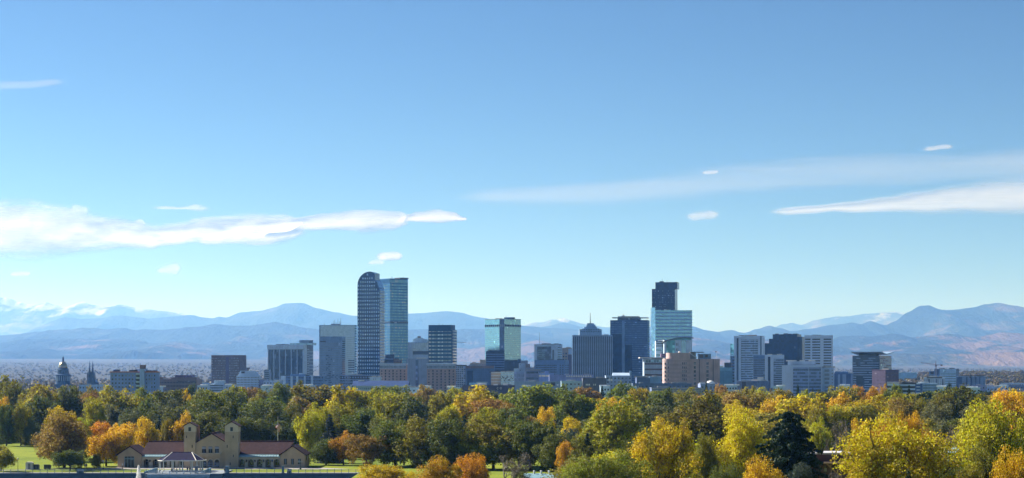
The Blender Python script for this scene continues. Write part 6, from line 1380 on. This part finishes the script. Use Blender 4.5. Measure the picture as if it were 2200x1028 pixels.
# shore railing: each length between big posts is one fence
def fence(label, pa, pb_, y, m, cat='railing'):
    xa, xb = PX(pa, y), PX(pb_, y)
    f = empty('shore_railing', (xa, y, 0), 0, label, cat, 'railings along the lake')
    n = max(2, int((xb-xa)/2.05)); pm = MB().box(-0.07, 0.07, -0.07, 0.07, 0, 1.18).mesh('post', m); 
    for i in range(n+1): inst('post', pm, f, ((xb-xa)*i/n, 0, 0.28))
    for z_ in (0.45, 0.95, 1.38): MB().box(0, xb-xa, -0.035, 0.035, z_-0.035, z_+0.035).build('rail', m, f)
    return f
RAILM = plain((0.36,0.43,0.47), 0.5, 0.1)
fence('pale metal shore railing running from the left edge to the fountain', -40, 165, 586.2, RAILM); fence('pale metal shore railing between the blue bench and the bandstand deck', 183, 315, 586.2, RAILM)
fence('pale metal shore railing right of the bandstand in front of the terrace', 492, 606, 586.2, RAILM); fence('pale metal shore railing at the right end of the lake shore', 626, 780, 586.2, RAILM)
def pillar(label, p, y, w=0.5, h=1.9, m=None):
    o = empty('shore_pillar', (PX(p, y), y, 0.28), 0, label, 'pillar', 'blue pillars along the lake railing'); m = m or plain((0.20,0.29,0.36), 0.6)
    MB().box(-w, w, -w, w, 0, h).build('shaft', m, o); MB().box(-w-0.1, w+0.1, -w-0.1, w+0.1, h, h+0.18).build('cap', m, o); MB().box(-w-0.08, w+0.08, -w-0.08, w+0.08, -0.1, 0.2).build('base', m, o)
pillar('blue grey stone pillar by the lake at the right end of the deck stairs', 488, 586.4); pillar('thin blue grey pillar by the lake below the right wing', 608, 586.4, 0.32)
def bench(label, pa, pb_, y):
    o = empty('stone_bench', (PX((pa+pb_)/2, y), y, 0), 0, label, 'bench', 'stone benches along the lake'); hw = PX(pb_, y)-PX((pa+pb_)/2, y); m = plain((0.19,0.27,0.34), 0.7)
    MB().box(-hw, hw, -0.5, 0.5, 0.75, 1.0).build('seat', m, o); MB().box(-hw, -hw+0.4, -0.45, 0.45, 0.28, 0.75).build('leg', m, o); MB().box(hw-0.4, hw, -0.45, 0.45, 0.28, 0.75).build('leg', m, o); MB().box(-hw+0.45, hw-0.45, 0.2, 0.45, 0.28, 0.72).build('back_panel', m, o)
    MB().box(-hw, hw, 0.35, 0.55, 1.0, 1.45).build('backrest', m, o)
bench('blue stone bench on the shore left of the fountain', 166, 180, 586.4); bench('blue stone bench on the shore below the right pavilion wing', 617, 626, 586.4)

# bandstand
BD = 592.0; bx = PX(384, BD); band = empty('bandstand', (bx, BD+6, 0), 0, 'open white bandstand with a violet slate hip roof on a deck over the lake', 'bandstand')
ze = PZ(988.5, BD+6); zr = PZ(972, BD+6); kk = (BD+6)/FPX
ring = [(-50, -1.6), (-36, -4.8), (36, -4.8), (50, -1.6), (50, 1.6), (36, 4.8), (-36, 4.8), (-50, 1.6)]
P8 = [(a*kk, b_) for a, b_ in ring]
mb = MB(); mb.v = [(x, y, ze) for x, y in P8] + [(-21*kk, 0, zr), (21*kk, 0, zr)]; mb.f = [(1, 2, 9, 8), (0, 1, 8), (7, 0, 8), (6, 7, 8), (2, 3, 9), (3, 4, 9), (4, 5, 9), (5, 6, 8, 9), (7, 6, 5, 4, 3, 2, 1, 0)]
roof = mb.build('roof', SLATE, band)
for (i, j) in ((0, 8), (1, 8), (2, 9), (3, 9), (8, 9), (5, 9), (6, 8)):
    MB().tube(mb.v[i], mb.v[j], 0.13, 0.13, 5).build('roof_ridge', M_trim if (i, j) in ((2, 9), (1, 8), (3, 9)) else SLATE, roof)
for a, b_ in zip(P8, P8[1:]+P8[:1]): MB().tube((a[0], a[1], ze-0.08), (b_[0], b_[1], ze-0.08), 0.16, 0.16, 4).build('eaves_beam', M_trim, band)
cm = MB().box(-0.16, 0.16, -0.16, 0.16, 0.35, ze-0.2).mesh('column', M_trim); cb = MB().box(-0.24, 0.24, -0.24, 0.24, 0.35, 0.7).mesh('column_base', M_trim)
for (a, y) in ((-46, -1.2), (-42, 1.6), (-35, -4.0), (-27, 4.0), (-14, -4.2), (6, -4.2), (27, -4.2), (-10, 4.2), (14, 4.2), (34.5, 4.0), (36, -3.8), (41.7, 1.6), (45.5, -1.2)):
    c_ = inst('column', cm, band, (a*kk, y, 0)); inst('column_base', cb, c_)
deck = empty('lake_deck', (bx, BD, 0), 0, 'pale concrete deck with white balustrade carrying the bandstand over the water', 'deck')
MB().box(PX(312, 583)-bx, PX(478, 583)-bx, -9.5, 12, -0.95, 0.30).build('slab', plain((0.22,0.26,0.31), 0.8, 0, 0.12, 0.5), deck); MB().box(PX(318, 583)-bx, PX(452, 583)-bx, -10.4, -9.52, -0.8, 0.1).build('edge_step', M_bluewh, deck)
pm = MB().box(-0.1, 0.1, -0.1, 0.1, 0.3, 1.1).mesh('baluster_post', M_bluewh)
xa, xb = PX(320, 583)-bx, PX(440, 583)-bx
for i in range(9): inst('baluster_post', pm, deck, (xa+(xb-xa)*i/8, -9.2, 0))
for z_ in (0.55, 1.0): MB().box(xa, xb, -9.26, -9.14, z_-0.06, z_+0.06).build('rail', M_bluewh, deck)
for (pa, pb_, s_) in ((314, 336, 1), (436, 451, -1)):
    st = MB(); 
    for i in range(6):
        t = i/5.0; st.box(PX(pa+(pb_-pa)*t, 588)-bx-0.25, PX(pa+(pb_-pa)*t, 588)-bx+0.25, -6, -3, 0.3, 0.8+0.9*(t if s_ > 0 else t))
    st.build('stair_wall', plain((0.22,0.36,0.44), 0.6), deck)
lnM = plain((0.78,0.74,0.52), 0.5)
for p in (345.5, 352.5): MB().tube((PX(p-2, 590)-bx, -3.5, 0.35), (PX(p+3, 590)-bx, -3.5, 1.6), 0.14, 0.14, 5).build('stair_handrail', lnM, deck)
pillar('dark blue stone pillar beside the right columns of the bandstand', 422, 584.5, 0.42, 2.0, plain((0.14,0.17,0.22), 0.7))

# flagpole and hanging flag
fp = empty('flagpole', (PX(597, 668), 668, 0), 0, 'white flagpole with a hanging striped flag behind the right pavilion wing', 'flagpole')
MB().tube((0,0,0), (0,0,PZ(897, 668)), 0.11, 0.05, 8).build('pole', M_trim, fp); MB().lathe([(0.02, 0), (0.13, 0.12), (0.02, 0.26)], 8).build('ball', GOLD, fp, loc=(0, 0, PZ(897, 668)))
ztop, zbot = PZ(907, 668), PZ(928, 668); RED = plain((0.45,0.03,0.04), 0.8); FWH = plain((0.75,0.73,0.72), 0.8); NAV = plain((0.03,0.04,0.14), 0.8)
nr = 12
def fpt(u, v):   # u across the fly 0..1, v down the hoist 0..1: cloth gathered against the pole
    x = 0.08 + 0.95*u*(0.65+0.35*math.sin(2.5*v+0.6)) - 0.75*v*(1-u)*0.9*v; y = 0.18*math.sin(7*u+3*v); z = ztop-(ztop-zbot)*(0.55*v+0.45*u**1.2*(0.6+0.5*v)); return (x-0.25, y, z)
for i in range(13):
    mb = MB()
    for j in range(nr):
        u0, u1 = j/nr, (j+1)/nr
        if i < 7 and u0 < 0.4: continue
        mb.quad(fpt(u0, (i+1)/13), fpt(u1, (i+1)/13), fpt(u1, i/13), fpt(u0, i/13))
    mb.build('flag_stripe', RED if i % 2 == 0 else FWH, fp)
mb = MB()
for i in range(7):
    for j in range(5): mb.quad(fpt(j/nr, (i+1)/13), fpt((j+1)/nr, (i+1)/13), fpt((j+1)/nr, i/13), fpt(j/nr, i/13))
mb.build('flag_canton', NAV, fp)

# fountain jet
mf = bpy.data.materials.new('spray'); mf.use_nodes = True; nt = mf.node_tree; nt.nodes.clear()
o_ = N(nt, 'ShaderNodeOutputMaterial'); d_ = N(nt, 'ShaderNodeBsdfDiffuse'); t_ = N(nt, 'ShaderNodeBsdfTranslucent'); x_ = N(nt, 'ShaderNodeMixShader')
d_.inputs[0].default_value = (0.95,0.96,0.97,1); t_.inputs[0].default_value = (0.95,0.96,0.97,1); L(nt, d_.outputs[0], x_.inputs[1]); L(nt, t_.outputs[0], x_.inputs[2]); L(nt, x_.outputs[0], o_.inputs[0])
FD = 560.0; rng = np.random.default_rng(8); n = 3000; t = rng.random(n)**1.2; zt = PZ(999.5, FD)+0.7
rad = 0.16+0.75*(1-t)**0.7; ang = rng.random(n)*6.28; rr_ = rad*np.sqrt(rng.random(n)); P = np.stack([rr_*np.cos(ang), rr_*np.sin(ang), t*zt], 1)
Nn = rng.normal(size=(n, 3)); Nn /= np.linalg.norm(Nn, axis=1)[:, None]
me = cardmesh('fountain_jet', cards(P, Nn, rng.uniform(0.05, 0.15, n), rng), mf); jet = bpy.data.objects.new('fountain_jet', me); COL.objects.link(jet); jet.location = (PX(298, FD), FD, -0.7)
tag(jet, 'white fountain jet spraying up from the lake left of the bandstand', 'fountain', kind='stuff')

# street furniture and small things on the lawn
def lamp(label, p, y, h, head=0.35):
    o = empty('lamp_post', (PX(p, y), y, 0), 0, label, 'lamp post', 'lamp posts of the park')
    MB().tube((0,0,0.3), (0,0,h), 0.09, 0.06, 6).build('pole', M_dk, o); MB().lathe([(0.16, 0), (0.14, 0.3)], 8).build('base', M_dk, o); MB().lathe([(0.08, 0), (head*0.6, 0.15), (head*0.7, 0.5), (0.06, 0.7)], 8).build('lamp_head', M_trim, o, loc=(0, 0, h))
lamp('dark lamp post standing on the lawn near the left edge', 38.5, 603, 3.4); lamp('short lamp post by the path left of the pavilion', 222, 612, 2.2, 0.25); lamp('low bollard lamp in front of the left gable wall', 263, 616, 1.0, 0.3); lamp('thin lamp post right of the russet tree by the shore', 843, 640, 11.0, 0.3)
sg = empty('park_sign', (PX(645.5, 611), 611, 0), 0, 'dark post with a slanted sign board in front of the right gable', 'sign'); MB().tube((0,0,0), (0,0,2.4), 0.12, 0.1, 6).build('post', M_dk, sg); MB().box(-0.75, 0.75, -0.25, 0.25, 2.4, 2.52).build('board', plain((0.3,0.4,0.5), 0.5), sg); MB().lathe([(0.3, 0), (0.32, 0.7), (0.25, 0.75)], 10).build('base', M_dk, sg)
def booth(label, p0, p1, y, h, m, roofm):
    o = empty('portable_toilet', (PX((p0+p1)/2, y), y, 0), 0, label, 'portable toilet', 'booths on the lawn'); hw = WD(p1-p0, y)/2
    MB().box(-hw, hw, -0.7, 0.7, 0, h).build('cabin', m, o); MB().prism_y([(-hw-0.05, h), (hw+0.05, h), (hw*0.6, h+0.22), (-hw*0.6, h+0.22)], -0.75, 0.75).build('roof', roofm, o)
    d = MB().box(-hw*0.35, hw*0.35, -0.74, -0.7, 0.1, h-0.25).build('door', plain((0.16,0.17,0.20), 0.5), o); MB().box(hw*0.2, hw*0.28, -0.8, -0.74, h*0.45, h*0.5).build('handle', M_lt, d)
booth('pale grey portable toilet standing on the left lawn', 56, 71.5, 612, 2.15, plain((0.52,0.55,0.60), 0.5), M_trim); booth('low dark booth beside the pale portable toilet', 72, 84, 613, 1.35, plain((0.07,0.09,0.14), 0.5), M_dk)
hd = empty('dumpster', (PX(102, 612), 612, 0), 0, 'low dark covered bin under the big russet tree', 'bin'); MB().prism_x([(-0.8, 0.25), (0.8, 0.25), (0.9, 1.2), (-0.7, 1.5)], -0.95, 0.95).build('body', M_dk, hd); MB().prism_x([(-0.75, 1.5), (0.95, 1.2), (0.95, 1.28), (-0.75, 1.58)], -1.0, 1.0).build('lid', M_dk, hd)
for sx in (-0.7, 0.7):
    for sy in (-0.5, 0.5): MB().lathe([(0.12, 0), (0.12, 0.24)], 8, sx, sy).build('caster', M_dk, hd)

def car(label, p, y, col, rot=0.0, van=False, scale=1.0):
    o = empty('parked_car' if not van else 'white_van', (PX(p, y), y, 0), rot, label, 'van' if van else 'car', 'vehicles in the park'); m = plain(col, 0.25, 0.2, 0.03)
    if van: prof = [(-2.6, 0.35), (2.5, 0.35), (2.55, 1.0), (2.1, 1.25), (1.55, 2.1), (-2.5, 2.2), (-2.6, 1.2)]
    else: prof = [(-2.2, 0.32), (2.15, 0.32), (2.2, 0.72), (1.3, 0.92), (0.6, 1.38), (-1.1, 1.42), (-1.75, 0.98), (-2.2, 0.9)]
    MB().prism_y(prof, -0.88, 0.88).build('body', m, o)
    if van: wp = [(0.3, 1.3), (1.9, 1.3), (1.5, 1.95), (0.3, 1.95)]
    else: wp = [(-1.55, 0.98), (1.05, 0.98), (0.5, 1.32), (-1.05, 1.34)]
    for s_ in (-0.9, 0.86): MB().prism_y(wp, s_, s_+0.04).build('side_window', M_win, o)
    wm = MB(); wm.lathe([(0.33, -0.11), (0.33, 0.11)], 14); wm.v = [(x, z, y_) for x, y_, z in wm.v]; me_ = wm.mesh('wheel', M_dk)
    for wx in (-1.4, 1.4):
        for wy in (-0.82, 0.82): inst('wheel', me_, o, (wx, wy, 0.33))
    for wy in (-0.55, 0.55): MB().box(2.15 if not van else 2.5, 2.24 if not van else 2.58, wy-0.2, wy+0.2, 0.6, 0.78).build('headlight', M_trim, o)
car('white van parked among the trees at the far left', 72, 866, (0.75,0.76,0.78), 0.1, True); car('silver car parked behind the golden tree left of the pavilion', 166, 818, (0.5,0.52,0.55), 0.2); car('dark car parked beside the silver car on the left lawn edge', 190, 812, (0.03,0.035,0.05), 0.15); car('white car glimpsed between the trunks right of the lake shore', 1212, 545, (0.8,0.8,0.8), 0.3)

# people
SKIN = plain((0.45,0.29,0.21), 0.6)
def person(label, p, y, top, leg, pose='stand', z=0.0, rot=0.0):
    """continuous body grown over a jointed skeleton; hair and shirt as children"""
    h = 1.72; J = {}
    if pose == 'sit': hip, knee, foot = 0.47, (0.42, 0.47), (0.45, 0.05)
    else: hip, knee, foot = 0.90, (0.05, 0.48), (0.0, 0.05)
    sw = 0.18 if pose == 'walk' else 0.0
    v = [(0,0,hip), (0,0,hip+0.25), (0,0,hip+0.5), (0,0.0,hip+0.58), (0,0.0,hip+0.68), (0,0.01,hip+0.80)]
    r = [0.16, 0.14, 0.17, 0.065, 0.095, 0.075]; e = [(0,1),(1,2),(2,3),(3,4),(4,5)]
    for s_ in (-1, 1):
        b0 = len(v)
        v += [(s_*0.10, 0, hip-0.03), (s_*0.11, -knee[0]-sw*s_, knee[1]), (s_*0.11, -foot[0]+sw*s_*1.3, foot[1]), (s_*0.11, -foot[0]-0.16+sw*s_*1.3, 0.03)]; r += [0.10, 0.068, 0.045, 0.035]
        e += [(0,b0),(b0,b0+1),(b0+1,b0+2),(b0+2,b0+3)]
        b1 = len(v); v += [(s_*0.19, 0, hip+0.48), (s_*0.25, 0.02+sw*s_*0.6, hip+0.22), (s_*0.22, -0.12-sw*s_*0.8, hip+0.02), (s_*0.21, -0.16-sw*s_*0.9, hip-0.07)]; r += [0.07, 0.05, 0.036, 0.04]; e += [(2,b1),(b1,b1+1),(b1+1,b1+2),(b1+2,b1+3)]
    me = bpy.data.meshes.new('body'); me.from_pydata(v, e, []); me.materials.append(plain(leg, 0.8))
    o = bpy.data.objects.new('person', me); COL.objects.link(o); o.location = (PX(p, y), y, z); o.rotation_euler = (0, 0, rot)
    md = o.modifiers.new('skin', 'SKIN'); md.use_smooth_shade = True; sk = me.skin_vertices[0].data
    for i, rr in enumerate(r): sk[i].radius = (rr, rr); sk[i].use_root = (i == 0)
    sb = o.modifiers.new('smooth', 'SUBSURF'); sb.levels = 1; sb.render_levels = 1
    MB().lathe([(0.17, hip-0.06), (0.185, hip+0.1), (0.185, hip+0.3), (0.215, hip+0.47), (0.12, hip+0.56), (0.07, hip+0.57)], 12).build('shirt', plain(top, 0.8), o, smooth=True)
    MB().lathe([(0.03, hip+0.60), (0.085, hip+0.64), (0.10, hip+0.72), (0.095, hip+0.80), (0.05, hip+0.86)], 10).build('face', SKIN, o, smooth=True)
    MB().lathe([(0.112, hip+0.75), (0.115, hip+0.82), (0.07, hip+0.89), (0.01, hip+0.905)], 10, 0, 0.015).build('hair', plain((0.04,0.028,0.02), 0.8), o, smooth=True)
    return tag(o, label, 'person', 'people in the park')
person('left of two people walking on the lawn between the russet and golden trees', 182.5, 617, (0.05,0.05,0.07), (0.04,0.045,0.07), 'walk', 0, 0.4); person('right of two people walking on the lawn, in a dark shirt', 185.8, 617, (0.10,0.06,0.06), (0.05,0.05,0.06), 'walk', 0, 0.3)
person('person in dark clothes standing by the right end of the lake deck stairs', 483, 588.5, (0.05,0.06,0.08), (0.03,0.03,0.04), 'stand', 0, 0.5)
for lb, p, y, tp, ps, rt in (('person in black standing between the right columns of the bandstand', 402.8, 590, (0.02,0.02,0.03), 'stand', 0.2), ('second person in black standing at the right under the bandstand roof', 407.8, 590.5, (0.03,0.02,0.03), 'stand', -0.3), ('person in dark top sitting on the left of the bandstand deck', 369, 588, (0.03,0.03,0.05), 'sit', 0.6), ('person in a white shirt sitting on the bandstand deck', 374.5, 587.6, (0.7,0.7,0.72), 'sit', -0.4), ('person in grey sitting right of the white shirt on the deck', 379.5, 588, (0.15,0.17,0.2), 'sit', 0.2)):
    person(lb, p, y, tp, (0.03,0.035,0.05), ps, 0.30, rt)
for lb, p in (('dark folding chair under the left sitting person on the deck', 369), ('white folding chair under the white shirted person on the deck', 374.5), ('grey folding chair under the right sitting person on the deck', 379.5)):
    y = 588 if p != 374.5 else 587.6
    o = empty('folding_chair', (PX(p, y), y, 0.30), 0, lb, 'chair', 'chairs on the deck'); m = M_dk if p == 369 else M_trim if p == 374.5 else M_gr
    MB().box(-0.22, 0.22, -0.2, 0.22, 0.30, 0.33).build('seat', m, o); MB().box(-0.22, 0.22, 0.2, 0.24, 0.33, 0.85).build('backrest', m, o)
    for sx in (-0.2, 0.2):
        for sy in (-0.18, 0.2): MB().tube((sx, sy, 0), (sx, sy, 0.31), 0.02, 0.02, 5).build('leg', m, o)

# buildings glimpsed between the right hand trees
D = 445.0; zz = lambda y: PZ(y, D)
hs = empty('brown_park_house', (PX(1784, D), D, 0), 0, 'brown flat roofed house with a white roof edge between the cedar and yellow tree', 'house'); kx = lambda p: PX(p, D)-PX(1784, D)
MB().box(kx(1745), kx(1825), 0, 9, 0, zz(976.5)).build('wall', wallmat((0.12,0.075,0.085), 0.8, 0.2, 0.4), hs); MB().box(kx(1743), kx(1827), -0.5, 9.5, zz(976.4), zz(973)).build('roof_edge', wallmat((0.55,0.56,0.60), 0.6, 0.1, 0.4), hs); MB().box(kx(1750), kx(1822), -2.6, -0.02, zz(996), zz(992.5)).build('porch_fascia', wallmat((0.40,0.27,0.20), 0.8, 0.2, 0.4), hs)
MB().tube((kx(1772), -2.4, zz(995)), (kx(1800), -2.4, zz(1022)), 0.22, 0.22, 4).build('brace', wallmat((0.30,0.19,0.13), 0.8, 0.2, 0.4), hs); MB().box(kx(1795), kx(1797), -2.6, -2.3, 0, zz(995)).build('porch_post', wallmat((0.30,0.19,0.13), 0.8, 0.2, 0.4), hs)
for p in (1756, 1770, 1788): MB().box(kx(p), kx(p+7), -0.1, 0.0, zz(1016), zz(1002)).build('window', M_win, hs)
D = 480.0; zz = lambda y: PZ(y, D)
h2 = empty('turquoise_roofed_kiosk', (PX(2045, D), D, 0), 0, 'small kiosk with a pale turquoise roof left of the big right hand tree', 'kiosk'); kx = lambda p: PX(p, D)-PX(2045, D)
MB().box(kx(2028), kx(2062), 0, 5, 0, zz(968)).build('wall', wallmat((0.4,0.42,0.42)), h2); MB().prism_x([(-0.8, zz(972)), (2.5, zz(963)), (5.8, zz(972))], kx(2026), kx(2064)).build('roof', plain((0.35,0.58,0.66), 0.5), h2)
D = 530.0; zz = lambda y: PZ(y, D)
h3 = empty('boathouse', (PX(1165, D), D, 0), 0, 'low boathouse with a pale turquoise roof half hidden at the bottom edge', 'boathouse'); kx = lambda p: PX(p, D)-PX(1165, D)
MB().box(kx(1128), kx(1202), 0, 8, 0, zz(1026)).build('wall', wallmat((0.45,0.47,0.48)), h3); MB().prism_x([(-1.0, zz(1027)), (4, zz(1019)), (9, zz(1027))], kx(1125), kx(1205)).build('roof', plain((0.22,0.38,0.46), 0.5), h3)
for p in (1148, 1163, 1180): MB().lathe([(0.25, 0), (0.25, 0.7), (0.4, 0.8), (0.1, 1.0)], 8, kx(p), 3.5).build('roof_vent', M_lt, h3, loc=(0, 0, zz(1020.5)))
